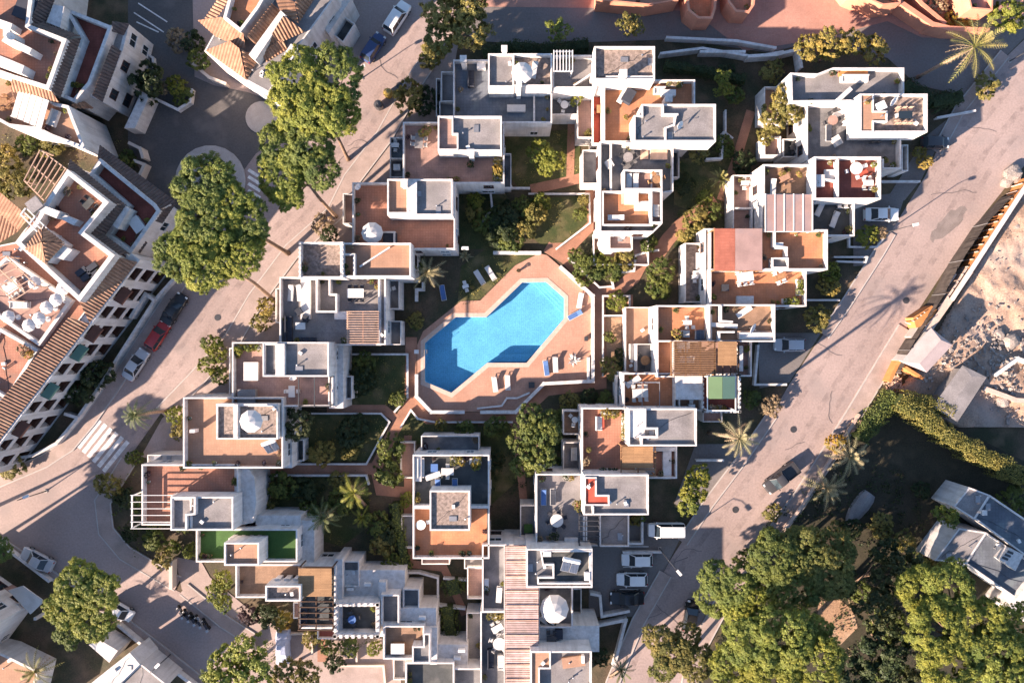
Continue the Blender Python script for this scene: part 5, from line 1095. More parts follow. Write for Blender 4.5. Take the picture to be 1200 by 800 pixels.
# shrubs: label, x, y, radius m, leaf, kind, height
for a in [('olive shrub by the recycling containers',478,112,2.0,'gold','mid',2.2),('dark shrub right of the recycling containers',497,118,2.0,'deep','mid',1.6),('pale shrub at the end of the golden olive tree',505,68,1.5,'olive','mid',1.6),
 ('lime shrub beside the planted terrace house road side',255,412,1.4,'lime','mid',1.5),('dark bush below the upper lime shrub on the left pavement',246,402,1.3,'green','mid',1.2),('green bush next to the parapet of the planted terrace house',258,440,1.3,'green','mid',1.3),('dry yellow bush beside the concrete terrace house',311,360,1.4,'gold','mid',1.6),
 ('dry twiggy bush at the pine trunks',378,262,1.4,'dry','mid',.8),('dark shrub in the pine planting bed',385,275,1.2,'deep','mid',1.0),('lime shrub beside the crosswalk palm',205,486,1.3,'lime','mid',1.2),('small green shrub on the corner by the crosswalk',156,536,1.1,'green','mid',1.1),
 ('large olive shrub below the crosswalk corner',125,568,1.7,'olive','mid',1.7),('dark shrub in the lower left garden by the trellis',145,585,1.5,'deep','mid',1.4),('green shrub in front of the white trellis',178,632,1.6,'green','mid',1.5),('round shrub at the lower left garden tip',190,655,1.4,'olive','mid',1.3),('little dark shrub inside the lower left garden bend',152,626,1.3,'deep','mid',1.4),('yellowing shrub beside the low peach garden path',203,640,1.0,'lime','mid',1.0),
 ('purple leaved shrub by the lower house entrance',292,720,1.3,'purple','mid',1.2),('orange flowering shrub under the plank terrace house',332,728,1.3,'flower','mid',1.0),('dark green shrub left of the flowering shrub',312,722,1.6,'deep','mid',1.4),
 ('shrub in the small walled bed beside the covered car',365,748,1.2,'olive','mid',1.0),('dark shrub under the black terrace house',385,758,1.2,'green','mid',1.1),('green shrub filling the bed below the toothed parapet',410,758,1.4,'green','mid',1.2),('yellow shrub beside the bottom garden path',438,760,1.0,'lime','mid',.9),('clipped bush in the bottom court by the paved square',392,778,1.2,'deep','mid',1.3),
 ('gold shrub on the lawn below the dark round tree',376,530,1.7,'gold','mid',1.5),('shaded shrub on the lawn between the garden paths',412,505,2.2,'deep','mid',1.4),('dark shrub mass beside the planted terrace house lawn',425,445,2.1,'deep','mid',1.9),('leafy shrub where the lawn meets the pool walk',466,468,1.1,'green','mid',1.0),
 ('tall dark shrub left of the free standing house',459,527,1.9,'green','mid',2.4),('second dark shrub directly below the tall one',455,553,1.9,'green','mid',2.2),('yellow shrub in the entrance bed of the free standing house',477,585,1.0,'lime','mid',.8),('pale pillar shrub on the dark lawn below the pool',517,498,.9,'olive','mid',1.6),
 ('shaded round bush in the garden of the turf roof house',356,575,1.6,'deep','mid',1.4),('small olive bush in the dark garden',315,588,1.1,'olive','mid',1.0),('round clipped ball on the dark patch beside the small patios',436,667,.8,'olive','mid',.9),
 ('green shrub below the lime tree on the upper lawn',612,242,1.5,'green','mid',1.5),('dark shrub left of the upper lawn',585,272,2.0,'deep','mid',1.7),('bright shrub at the upper pool lawn corner',612,270,1.7,'olive','mid',1.5),('lime bush in the shaded upper garden',635,236,1.3,'lime','mid',1.4),('shrub behind the pool lawn wall',598,280,1.7,'green','mid',1.5),('shrub under the upper left house gutter',556,250,1.2,'olive','mid',1.3),('golden bush beside the rose terrace wall',583,200,.8,'gold','mid',5.9),
 ('dense bush in the triangular bed right of the pool',690,318,1.9,'green','mid',1.3),('shrub at the tip of the triangular bed',676,303,1.3,'green','mid',1.1),('green bush below the semicircular patio',715,316,1.7,'green','mid',1.3),('lime clipped bush beside the semicircular patio',702,302,1.1,'lime','mid',1.0),('bush at the winding path by the patio wall',732,305,1.4,'olive','mid',1.2),('bush on the corner bed under the boxed balcony',760,285,1.2,'green','mid',1.3),
 ('round green bush at the bend of the winding path',775,318,1.8,'green','mid',1.6),('second bush below the one at the bend',772,338,1.7,'green','mid',1.5),('yellow spiky shrub in the small walled bed',724,354,1.4,'lime','mid',1.2),('shrub on the slope lawn by the gravel balcony house',818,258,1.8,'olive','mid',1.5),('lower shrub on the slope lawn',806,274,1.4,'olive','mid',1.2),('shrub at the top of the slope lawn',835,248,1.3,'green','mid',1.2),
 ('dark shrub by the right row lane',872,190,1.6,'deep','mid',1.4),('dark bush beside the shaded lawn of the right row',800,215,1.5,'deep','mid',1.2),('green bush in the bed under the shaded lime terrace',715,395,.8,'green','mid',.8),('green bush beside the brown garden plot',716,432,1.5,'olive','mid',1.3),('dark bush right of the brown garden plot',728,420,1.2,'deep','mid',1.0),
 ('low shrub row below the pool walk',690,466,1.4,'deep','mid',1.1),('little yellow shrub on the clay terrace house corner',676,476,.7,'gold','mid',1.2),
 ('lime shrub beside the parked white coupe',1016,275,1.5,'lime','mid',1.2),('dry shrub at the kerb tip by the coupe',1034,272,.9,'dry','mid',.9),('yellow shrub beside the long orange terrace',975,318,1.4,'lime','mid',1.6),('green lower shrub beside the long orange terrace',972,336,1.4,'gold','mid',1.3),('round green bush above the parked hatchback',958,374,1.9,'olive','mid',1.8),('dry flowering bush at the right road kerb',903,475,1.5,'dry','mid',1.3),('leafy bush under the green canopy house',882,468,1.2,'green','mid',1.1),('pale bush right of the shaded hedge',1157,100,1.7,'olive','mid',1.2),('golden bush below the north-eastern house',1085,190,1.0,'gold','mid',1.0),('second golden bush at the north-east parking bay',1078,178,.9,'gold','mid',1.0),
 ('bright yellow green bush in the north-east corner',1182,20,2.2,'lime','mid',2.4),('orange flowering bush by the salmon wall',1122,28,1.9,'flower','mid',1.2),('dark red shrub above the salmon wall',1130,12,1.6,'purple','mid',1.3),('grey twiggy shrub at the top edge by the salmon ramp',1097,8,1.6,'dry','mid',1.3),
 ('bare pinkish pampas bush at the north-west lane',208,46,1.6,'dry','mid',1.4),('pointed green shrub by the hipped roof house corner',232,68,1.5,'green','mid',1.6),('dark shrub beside the pointed green one',226,48,1.4,'deep','mid',1.6),('lime shrub in the walled bed of the north-west junction',205,100,1.4,'lime','mid',1.2),('green shrub at the end of that walled bed',214,112,1.3,'green','mid',1.0),('white blossom shrub in the walled bed',192,103,.9,'dry','mid',1.0),('low dark planting on the junction island',247,205,2.2,'deep','mid',.8),
 ('dark garden shrub in front of the loggia block',112,438,2.0,'deep','mid',2.2),('lower dark shrub in front of the loggia block',92,462,1.8,'deep','mid',2.0),('olive shrub beyond the block garden at the left edge',10,545,1.8,'olive','mid',1.4),('sunlit shrub at the left edge by the trellis',12,215,2.4,'olive','mid',2.2),('second sunlit shrub at the left edge',2,190,2.2,'gold','mid',2.0),('small lime shrub under the white awning terrace',48,160,1.0,'lime','mid',1.0),('dark climbing shrub on the white wall of the north-west house',172,95,2.3,'deep','mid',3.2),
 ('shrub by the pavement wall under the big lime trees',905,600,1.2,'olive','mid',1.0),('yellow blossom bush between the twin palms',980,520,1.3,'flower','mid',1.2),('green undergrowth bush at the garden track',1000,620,1.4,'deep','mid',1.1),('leafy shrub in the middle of the shaded lawn',1080,575,1.2,'deep','mid',1.0),('bush next to the bungalow wall',1100,670,1.8,'olive','mid',1.6),('dark bush on the shaded bottom lawn',705,770,1.3,'deep','mid',1.2),('dry bush below the parking bay wall',745,610,.8,'olive','mid',1.2)]:
    shrub(*a[:4],a[4],a[5],a[6])
# ================================================================== GARDEN WALLS
for lb,pts,hh,tt,mm in [('white wall with splayed ends along the right side of the pool deck',[(657,314),(694,347),(694,446),(637,449),(604,482),(565,482)],.75,.35,'stucco'),('white wall at the lower left corner of the pool deck',[(543,482),(506,482),(489,464),(489,440)],.75,.35,'stucco'),('white wall along the top of the pool lawn',[(580,297),(632,297)],.7,.35,'stucco'),
 ('thin white kerb wall round the dark lawn left of the pool',[(402,415),(478,415),(478,465),(463,482)],.35,.18,'stucco'),('white kerb wall around the lawn between the paths',[(345,543),(430,543),(457,494),(447,484),(345,484)],.35,.15,'stucco'),('curved kerb wall beside the pool walk',[(470,500),(482,480),(490,490),(510,494),(600,494)],.35,.15,'stucco'),('white wall along the garden path to the turf roof house',[(298,556),(430,556),(433,566)],.5,.18,'stucco'),('kerb wall beside the upper right path',[(620,228),(690,228),(691,262),(652,292)],.4,.15,'stucco'),
 ('curving white wall at the winding path',[(718,338),(716,326),(722,320),(742,318),(744,300),(760,295),(770,294)],.6,.2,'stucco'),('white edge of the triangular bed',[(666,303),(702,337),(716,336)],.35,.15,'stucco'),('white frame wall of the small lime bed',[(706,370),(706,347),(737,347),(737,370),(706,370)],.45,.15,'stucco'),('white frame wall of the brown garden plot',[(706,371),(706,440)],.45,.15,'stucco'),
 ('thin wall of the shaded garden beside the lime tree',[(592,206),(600,222),(620,222)],.8,.18,'stucco'),('white wall below the rose terrace house garden',[(534,226),(575,226),(577,245),(565,262)],.8,.18,'stucco'),('boundary wall north of the orange terrace house',[(772,68),(820,62),(880,72),(912,66)],1.4,.22,'stucco'),('inner white boundary wall beside the north lane',[(818,66),(868,66)],1.4,.25,'stucco'),('folded white wall enclosing the brick corner yard',[(873,72),(905,70),(930,64),(933,84)],1.6,.3,'stucco'),
 ('white boundary wall behind the shaded lane at the top',[(780,48),(860,52),(905,60)],1.0,.25,'stucco'),('thin wall at the lawn of the right row',[(848,132),(848,158),(856,164)],.8,.15,'stucco'),('shaded wall below the orange terrace tower',[(845,158),(843,188),(826,189)],1.0,.2,'stucco'),
 ('parking bay wall beside the white van',[(744,600),(751,600),(751,634),(734,634)],1.0,.2,'stucco'),('parking wall with lamp above the upper white hatchback',[(730,645),(773,645)],.6,.2,'stucco'),('zigzag white wall beside the dark parked car',[(692,692),(702,694),(704,718),(735,712)],1.1,.25,'stucco'),('angled white wall above the dark bottom lawn',[(680,730),(702,728),(732,722),(718,776)],1.1,.3,'stucco'),
 ('white parking bay wall above the coupe',[(1030,214),(1074,214)],.6,.2,'stucco'),('white edged planting bed under the coupe',[(993,268),(993,290),(1025,290),(1034,278)],.5,.15,'stucco'),('white edged bed at the long orange terrace',[(975,302),(1013,302),(1011,308),(978,307)],.7,.15,'stucco'),('low wall below the round green bush',[(935,352),(980,352)],.7,.18,'stucco'),('white wall at the parked hatchback bay',[(886,405),(882,450),(918,450)],.8,.2,'stucco'),('white wall under the green canopy house',[(815,538),(845,538)],.8,.2,'stucco'),('white bay wall in the north-east corner',[(1095,140),(1138,132)],.7,.2,'stucco'),
 ('long garden wall in front of the loggia block',[(213,322),(186,352),(150,408),(122,452),(97,488),(72,518),(45,532),(15,537)],1.0,.3,'stucco'),('garden cross wall of the loggia block by the red car',[(186,352),(177,345),(160,372)],1.4,.3,'stucco'),('garden cross wall of the loggia block in the shade',[(122,452),(108,445)],1.2,.3,'stucco'),('lowest garden cross wall of the loggia block',[(97,488),(84,484)],1.2,.3,'stucco'),
 ('curved white wall round the north-west walled bed',[(160,108),(185,118),(212,131),(226,122),(228,108)],.8,.25,'stucco'),('white wall hook at the north-west garden exit',[(160,172),(172,178),(175,188)],1.6,.3,'cream'),('lower white wall hook beside the tiled block corner',[(165,192),(176,196),(168,214)],1.4,.3,'cream'),('wavy white kerb wall at the pampas bush',[(165,60),(182,70),(184,92)],.6,.2,'stucco'),('curved cream wall under the hipped roof house',[(232,80),(250,95),(268,102)],1.2,.3,'cream'),
 ('white boundary wall along the lower left lane',[(142,728),(190,768),(240,806)],.9,.3,'stucco'),('white wall beside the lower left gate',[(0,632),(28,652),(62,678)],.8,.25,'stucco'),('brick red garden wall at the lower left corner',[(-20,668),(20,690)],1.4,.5,'rose'),('white garden wall near the lime tree by the scooters',[(206,655),(206,684)],1.3,.35,'cream'),('white low wall in the bottom court',[(297,745),(300,760)],.9,.15,'cream'),('white frame of the bed beside the covered car',[(326,742),(366,740),(367,764)],.4,.15,'cream'),('white edged paved square in the bottom garden',[(398,778),(450,778),(452,800)],.4,.15,'cream'),('white path edge below the toothed parapet',[(418,748),(419,772)],.5,.15,'cream'),
 ('white garden wall between the small patios and hedge bed',[(472,668),(492,668),(514,674),(514,706),(545,710)],.9,.18,'stucco'),('white frame wall around the square hedge bed',[(521,675),(546,677)],.8,.18,'stucco'),('short white wall piece on the shaded pool lawn',[(489,352),(489,340),(497,340),(497,333)],.8,.3,'stucco'),('white curb around the sunken bed at the pool deck edge',[(560,478),(588,475),(594,466),(606,466),(620,460)],.3,.15,'stucco'),('garden wall right of the pool under the agave',[(689,420),(689,445)],.5,.3,'stucco'),
 ('pale low wall along the south-eastern pavement',[(1004,486),(970,540),(938,592),(900,642)],.45,.3,'coping')]:
    gwall(lb,pts,hh,tt,mm)
# ================================================================== VEHICLES
car('white small van parked under the hipped roof house at the top',465,20,57,'suv','white'); car('dark blue car parked behind the white van at the top',437,55,57,'hatch','blue')
car('dark red car parked in front of the loggia block',184,393,57,'hatch','red'); car('black car parked in shade under the broad pine',203,362,57,'sedan','black'); car('silver white car parked below the red car',158,427,57,'sedan','silver')
car('silver car parked on the lower left lane beside the gate',42,656,152,'sedan','silver'); car('small white car tucked under the lower left pine',140,716,-30,'small','white')
car('white coupe parked in the bay beside the lime shrub',1034,251,0,'sedan','white'); car('silver car reversing out of the bay under the orange terraces',926,404,180,'hatch','silver'); car('grey car standing in the shaded north-east bay',1097,167,0,'small','grey')
car('dark grey pickup truck parked on the right road kerb',916,560,218,'pickup','grey'); car('white van in the upper bay of the right road',781,621,180,'van','white'); car('white hatchback parked below the lamp',747,656,180,'hatch','white'); car('white hatchback in the second bay below the lamp',741,679,180,'hatch','white'); car('black car almost lost in shade in the lowest bay',735,701,180,'sedan','black'); car('dark car half hidden by the trees at the right road',810,722,80,'hatch','black')
cc=MB(); p=W(333,756); S=[]
for i,(x,hh,ww) in enumerate([(-2.2,.5,.8),(-2.05,.9,.9),(-1.2,1.0,.95),(-.6,1.42,.85),(.6,1.45,.85),(1.2,1.05,.95),(2.0,.9,.92),(2.2,.55,.8)]): S.append([(p.x+ww*.95*c+.05*math.sin(i*3+k),p.y+x,max(.03,hh*z)) for k,(c,z) in enumerate([(-1.05,.05),(-1,.55),(-.72,.97),(0,1.03),(.72,.97),(1,.55),(1.05,.05)])])
loft(cc,S,close=False); dm('cover_blue',(.42,.47,.62),noise=.25,scale=1.2,rough=.6,bump=.8,bscale=3); solo(cc,'covered_car','cover_blue','car under a pale blue cover in the bottom court','covered car',p)
def scooter(label,x,y,ang,m):
    p=W(x,y,.5); t=thing('motor_scooter',label,'motorcycle',(p.x,p.y,0),R(ang))
    for sx in (-.62,.62): a=MB(); a.tube([(sx,-.06,.27),(sx,.06,.27)],[.27,.27],14); a.build('wheel','tyre',t,local=True)
    a=MB(); S=[[(x_,-w,z0),(x_,-w*.8,z1),(x_,w*.8,z1),(x_,w,z0)] for x_,w,z0,z1 in ((-.85,.1,.5,.62),(-.55,.17,.4,.78),(-.05,.17,.3,.74),(.12,.14,.25,.42),(.4,.16,.25,.45),(.55,.15,.4,.95))]; loft(a,S); a.build('body',m,t,local=True)
    a=MB(); a.beam((-.75,0,.83),(.0,0,.8),.28,.1); a.build('seat','cushion_dark',t,local=True)
    a=MB(); a.tube([(.62,0,.3),(.5,0,1.02)],[.035,.035],7); a.beam((.48,-.33,1.05),(.48,.33,1.05),.045,.045); a.build('handlebar','metal_dark',t,local=True)
    a=MB(); a.box((.62,0,.82),(.1,.18,.14)); a.build('headlight','lamp_glass',t,local=True); a=MB(); a.box((-.78,0,1.02),(.32,.36,.26)); a.build('top_box','metal_grey',t,local=True)
for i,(x,y,m,w) in enumerate([(212,716,'paint_black','first black scooter of the parked row nearest the road'),(219,720,'paint_grey','grey scooter second in the parked row'),(226,724,'paint_black','black scooter in the middle of the parked row'),(233,727,'paint_silver','silver scooter fourth in the parked row'),(241,731,'paint_black','last black scooter of the row beside the house court')]): scooter(w,x,y,125,m)
def container(label,x,y,m,rz):
    p=W(x,y,1.2); t=thing('recycling_container',label,'recycling bin',(p.x,p.y,0),R(rz)); a=MB(); a.lathe((0,0,0),[(.0,.05),(.5,.05),(.58,.3),(.6,1.1),(.45,1.35),(.2,1.42),(0,1.43)],10); a.build('shell',m,t,local=True); a=MB(); a.box((.48,0,1.1),(.18,.4,.2)); a.build('opening','metal_dark',t,local=True); a=MB(); a.tube([(0,-.2,1.42),(0,0,1.6),(0,.2,1.42)],[.03,.03,.03],6); a.build('lifting_ring','metal_grey',t,local=True)
container('yellow recycling container at the kerb',454,108,'paint_yellow',200); container('grey recycling container beside the yellow one',443,122,'paint_grey',200)
bt=MB(); p=W(1006,594); d=Vector((.6,.8,0)).normalized(); s=Vector((-d.y,d.x,0)); S=[]
for t,w,hh in ((-2.6,.25,.4),(-2.0,.6,.6),(-1.0,.95,.75),(.4,1.1,.8),(1.6,1.05,.75),(2.3,.8,.6)): S.append([p+d*t+s*w*c+Vector((0,0,hh*z+.05)) for c,z in ((-1,0),(-.9,.55),(-.4,.95),(0,1.05),(.4,.95),(.9,.55),(1,0))])
loft(bt,S,close=False); solo(bt,'covered_boat','lgray','pale covered boat lying in the shaded garden below the dusty palms','boat',p)
lamp('lamp on the wall corner above the white hatchbacks',773,642,4.6,(1.2,-1.4)); lamp('lamp whose shadow crosses the upper right road',1037,273,4.6,(.9,.2)); lamp('lamp at the pavement beside the left road top',424,92,2.9,(.5,.2)); lamp('lamp on the left pavement beside the crosswalk bend',54,575,5.2,(1.0,.4)); lamp('lamp on the pavement tip at the north-east corner',1183,72,5.0,(-.8,-.6)); lamp('lamp beside the lower left lane wall',200,766,5.0,(.8,.8))
# ================================================================== THINGS ON TERRACES, BALCONIES AND DECK
parasol('white parasol on the gravel platform of the top left house',612,83,7.4,1.25); parasol('white parasol on the wide terracotta terrace',435,272,5.4,1.3); parasol('white parasol over the solar tank house rooftop',292,494,7.1,1.35); parasol('large white parasol on the boardwalk house terrace',650,716,5.1,1.75); parasol('cream parasol over the semicircular patio',713,285,.5,1.35,'canvas_white',2.3)
for lb,x,y,a,m in [('upper white lounger on the sunny pool lawn',575,320,-58,'canvas_white'),('lower white lounger on the sunny pool lawn',562,325,-58,'canvas_white'),('blue lounger in the shade left of the pool lawn',519,343,-80,'canvas_blue'),('left striped lounger of the lower deck pair',580,450,98,'cushion'),('right striped lounger of the lower deck pair',595,448,93,'cushion'),('left bluish lounger beside the white agave',640,431,98,'canvas_blue'),('right pale lounger beside the white agave',651,427,93,'cushion'),('blue lounger by the right deck wall',674,369,28,'canvas_blue'),('white upright lounger against the right deck wall',680,352,80,'canvas_white')]: lounger(lb,x,y,.07,a,m)
table_set('small white table on the pool lawn',546,336,.03,'rect',.4,2,.3)
g=thing('pool_ladder','steel pool ladder at the left pool edge','pool ladder',W(522,414,-.1)); a=MB()
for sy in (-.25,.25): a.tube([(0,sy,-.8),(0,sy,.35),(-.2,sy,.42),(-.4,sy,.1)],[.025]*4,6)
a.build('rail','metal_grey',g,local=True); a=MB()
for z in (-.1,-.4,-.7): a.beam((0,-.25,z),(0,.25,z),.1,.03)
a.build('step','metal_grey',g,local=True); g.location=W(500,412,.1); g.rotation_euler=(0,0,R(0))
crate('white pump box beside the left pool kerb',488,412,.05,.5,.45,.4,0,'plastic_white'); crate('dark floor hatch box on the lower pool deck',623,451,.07,.7,.7,.12,0,'metal_dark'); crate('grey bin box on the right pool deck wall',687,397,.07,.4,.5,.6,0,'metal_dark')
pot('terracotta pot plant at the shaded pool corner',488,383,.05,.5,'green'); pot('small pot plant on the pool lawn edge',608,317,.05,.3,'deep'); pot('pot plant by the left pool lawn corner',553,337,.05,.35,'gold')
solar('white solar water heater on the peach terrace',318,524,5.7,20,2,.8,1.2); solar('solar water heater on the dark roof of the boardwalk house',668,664,8.55,-12,2,.95,1.5)
# concrete terrace house
table_set('long white table on the concrete terrace',418,344,5.3,'rect',1.0,6,0,'plastic_white','cushion_dark'); sofa('dark corner sofa along the left concrete terrace wall',338,387,5.3,3.4,90); sofa('dark sofa at the foot of the concrete terrace',358,399,5.3,2.4,180); crate('white coffee table between the dark sofas',352,382,5.3,1.1,.8,.35,0,'plastic_white',name='coffee_table',cat='table'); sofa('dark single armchair at the concrete terrace entrance',350,365,5.3,.8,-60); sofa('dark single armchair near the coffee table',357,373,5.3,.8,-110); lounger('lounger on the narrow concrete side terrace',341,343,5.3,85,'cushion'); lounger('second lounger on the concrete side terrace',351,343,5.3,95,'cushion'); table_set('cafe table on the right concrete balcony',456,340,2.75,'round',.4,3)
# planted terrace house
crate('striped pink daybed on the planted terrace',294,435,5.3,1.7,2.2,.45,0,'cushion','canvas_white',name='daybed',cat='daybed'); crate('grey covered hot tub on the planted terrace',289,464,5.3,2.1,1.6,.75,0,'lgray','lgray',name='hot_tub',cat='hot tub'); planter('yellow planter along the planted terrace wall',277,404,306,410,5.3,'lime',.4,.5,'flower'); pot('tall potted plant in the planted terrace corner',280,412,5.3,.6,'lime'); table_set('slim white table under the steel beams',344,458,5.3,'rect',.7,2,1.57,'white')
dish('satellite dish on the parapet of the planted terrace house',343,441,5.9,-70); ac('air conditioner on the wall ledge of the planted terrace house',394,412,4.6,90); ac('second air conditioner on that wall ledge',394,418,4.6,90); ac('air conditioner on the blue balcony below the ledge',394,453,4.6,90)
# other left row
crate('wooden bench box on the slate blue terrace',605,127,4.7,2.2,.8,.45,0,'cushion','cushion',name='bench',cat='bench'); crate('white cushion chest in the slate blue terrace corner',564,77,4.7,1.0,.9,.5,0,'plastic_white'); sofa('dark garden sofa in the shade of the slate blue terrace',552,92,4.7,2.0,90); pot('white figure planter on the slate blue terrace',540,105,4.7,.4,'dry','plastic_white'); lounger('lounger leaning on the gravel platform',626,82,7.4,80,'cushion')
table_set('round table on the sunken grey terrace',661,125,2.95,'round',.5,3); pot('round lime bush in a pot by the rose terrace',677,118,2.95,.85,'lime','stucco'); crate('blue bench below the louvre pergola',662,111,2.95,2.0,.5,.45,0,'canvas_blue',name='bench',cat='bench')
table_set('shaded table on the rose terrace',492,167,5.1,'rect',.9,4,1.5,'lgray','cushion'); pot('leafy pot on the rose terrace corner',497,155,5.1,.8,'olive'); planter('gold planter along the rose terrace right wall',578,184,588,212,5.1,'gold',.45,.6); pot('small palm pot beside the roof stair of the rose terrace',551,193,5.1,.5,'deep'); ac('air conditioner under the terracotta terrace wall',545,291,4.6,0); crate('dark dining set cover on the wide terracotta terrace',457,279,5.4,1.6,1.2,.6,0,'cushion_dark'); dish('satellite dish on the wide terracotta terrace parapet',418,218,6.3,-40)
table_set('table on the small upper blue balcony',464,172,2.35,'rect',.5,2); crate('white appliance in the lower small balcony',465,196,1.95,.8,.7,.7,0,'plastic_white')
pot('red potted shrub on the shaded red tile terrace',312,535,.1,.5,'purple'); table_set('round black table on the black sunken terrace',414,723,4.7,'round',.5,4,0,'canvas_blue','metal_dark'); table_set('dining table under the bamboo roofed terrace',382,714,4.7,'rect',1.0,6,1.57,'dark','metal_dark'); sofa('dark sofa along the bamboo roofed terrace wall',356,722,4.7,2.0,90); ac('air conditioner on the white cubes roof',431,684,3.6,0); ac('second air conditioner on the white cubes roof',411,689,3.6,0); ac('third air conditioner on the white cubes roof',495,723,4.4,0); ac('fourth air conditioner on the lower white cube',536,770,4.0,0); ac('fifth air conditioner by the boardwalk house side',541,761,4.0,0); crate('brown table with cloth in the small sunken patio',466,760,4.9,1.6,1.3,.6,0,'wood','cushion',name='low_table',cat='table')
# centre house
sofa('white corner sofa on the lounge terrace',493,548,5.5,2.4,90,'cushion'); table_set('square white table on the lounge terrace',525,551,5.5,'rect',.75,2,0,'canvas_white','cushion'); lounger('left blue lounger of the lounge terrace',513,570,5.5,90,'canvas_blue'); lounger('right blue lounger of the lounge terrace',533,570,5.5,90,'canvas_blue'); planter('flower planter along the lounge terrace top wall',528,537,545,541,5.5,'olive',.5,.55,'flower'); planter('yellow flower planter in the lounge terrace corner',550,537,564,544,5.5,'flower',.5,.7); table_set('round cream table on the orange south terrace',494,613,5.5,'round',.6,1); pot('potted shrub beside the roof box',490,585,5.5,.45,'gold'); crate('light blue cushion stool on the lounge terrace',509,548,5.5,.8,.9,.4,0,'canvas_blue'); pot('green pot plant near the right lounge wall',558,547,5.5,.5,'lime'); lounger('slim lounger on the lounge terrace',508,557,5.5,20,'cushion')
# boardwalk house
table_set('square pale table with big chairs on the furniture terrace',583,733,5.5,'rect',.7,4,.5,'canvas_white','cushion'); table_set('round pale table on the furniture terrace',585,751,5.5,'round',.75,5,0,'canvas_white','cushion'); sofa('brown sofa at the end of the furniture terrace',575,772,5.5,2.4,90,'cushion_dark'); sofa('small sofa facing the brown one',587,776,5.5,1.8,-90,'cushion'); planter('leafy planter on the furniture terrace',571,718,592,724,5.5,'olive',.4,.6); crate('white bench on the grey terrace wall',570,685,5.5,.5,1.3,.45,0,'plastic_white',name='bench',cat='bench'); lounger('pale lounger at the boardwalk edge',585,696,5.5,86,'canvas_white'); sofa('white round daybed under the large parasol',640,728,5.1,1.8,-40,'cushion'); table_set('black dining set below the parasol terrace',646,745,5.4,'rect',.6,4,0,'metal_dark','metal_dark'); crate('dark cover box beside the tower of the boardwalk house',655,743,5.4,.9,1.1,.5,0,'cushion_dark'); crate('orange tarp bundle on the bottom roof box',672,775,8.0,2.6,1.2,.35,8,'peach','peach'); ac('air conditioner on the bottom roof box',683,771,8.0,90); crate('white tank on the dark roof of the boardwalk house',641,649,8.55,.9,.5,.5,0,'plastic_white'); crate('white box at the right edge of the dark roof',688,675,8.55,.6,.9,.5,0,'plastic_white')
# right row lower
table_set('round white table with dark chairs on the grey terrace',652,608,5.6,'round',.8,6,0,'canvas_white','cushion_dark'); lounger('left slate lounger on the grey terrace',637,582,5.6,90,'canvas_blue'); lounger('right dark lounger on the grey terrace',648,582,5.6,90,'cushion_dark'); pot('black barbecue pot plant on the grey terrace',649,627,5.6,.6,'deep','metal_dark'); planter('planter with gold flowers on the grey terrace top wall',660,558,672,562,5.6,'deep',.4,.4,'flower'); pot('olive pot in the grey terrace corner',635,561,5.6,.4,'deep'); pot('olive tub plant at the tower foot',677,592,5.6,.7,'olive'); crate('green mat chest on the lower left balcony',619,619,2.6,1.0,1.0,.3,0,'turf','turf'); pot('small potted palm at the parking bay wall',750,606,.05,.7,'lime')
sofa('red sunbed on the clay terrace',702,496,5.6,1.7,90,'canvas_white'); crate('red cushion bench beside the white sunbed',704,495,5.6,.8,1.8,.35,0,'red','red',name='bench',cat='bench'); planter('flowering planter on the clay terrace top wall',704,482,722,486,5.6,'gold',.4,.6,'flower'); planter('planter along the roof tower of the clay terrace',729,486,735,516,5.6,'olive',.4,.5); planter('dark planter group at the foot of the clay terrace',703,549,722,556,5.6,'deep',.4,.55); pot('copper urn plant on the clay terrace',688,540,5.6,.6,'dry'); pot('potted cactus on the clay terrace edge',690,526,5.6,.4,'olive'); crate('terrace kitchen counter at the foot of the clay terrace',756,552,5.6,2.2,.7,.8,0,'plastic_white','lgray',name='kitchen_counter',cat='counter'); table_set('cafe set on the upper left balcony of the clay house',673,491,2.65,'round',.4,3); sofa('pale seat on the lower left balcony of the clay house',673,532,2.65,1.6,90,'cushion')
table_set('dining table with pale chairs on the orange corner terrace',749,460,5.3,'rect',.95,6,.05,'canvas_white','cushion'); lounger('pale lounger by the orange corner terrace wall',742,447,5.3,35,'canvas_white'); table_set('round wicker table on the grey balcony',755,422,2.65,'round',.6,3,0,'wood','dark'); table_set('white tables under the timber slat pergola',799,404,4.7,'rect',.8,4,0,'plastic_white','plastic_white'); sofa('white sofa under the timber slat pergola',805,421,4.7,1.8,0,'cushion'); planter('flower planter in the green canopy terrace',832,475,850,480,5.6,'dry',.4,.4,'flower'); table_set('small table on the peach entry terrace',809,475,5.3,'rect',.4,2); sofa('pale bench in the long peach patio',741,412,1.7,2.0,90,'cushion')
table_set('round table on the paved orange terrace',804,378,5.7,'rect',.5,3,0,'plastic_white','cushion'); pot('spiky pot on the paved orange terrace',793,391,5.7,.7,'gold'); crate('white machine on the paved orange terrace',821,392,5.7,1.0,1.1,.8,0,'plastic_white','panel'); crate('grey bench on the paved orange terrace',803,391,5.7,1.0,.8,.4,0,'cushion'); dish('large white satellite dish on the brown patched roof',880,384,6.5,-30,.65); lounger('white folded lounger on the brown patched roof',872,365,6.5,35,'canvas_white'); crate('pale mattress box on the brown patched roof',884,392,6.5,4.0,.8,.4,0,'woodpale','woodpale')
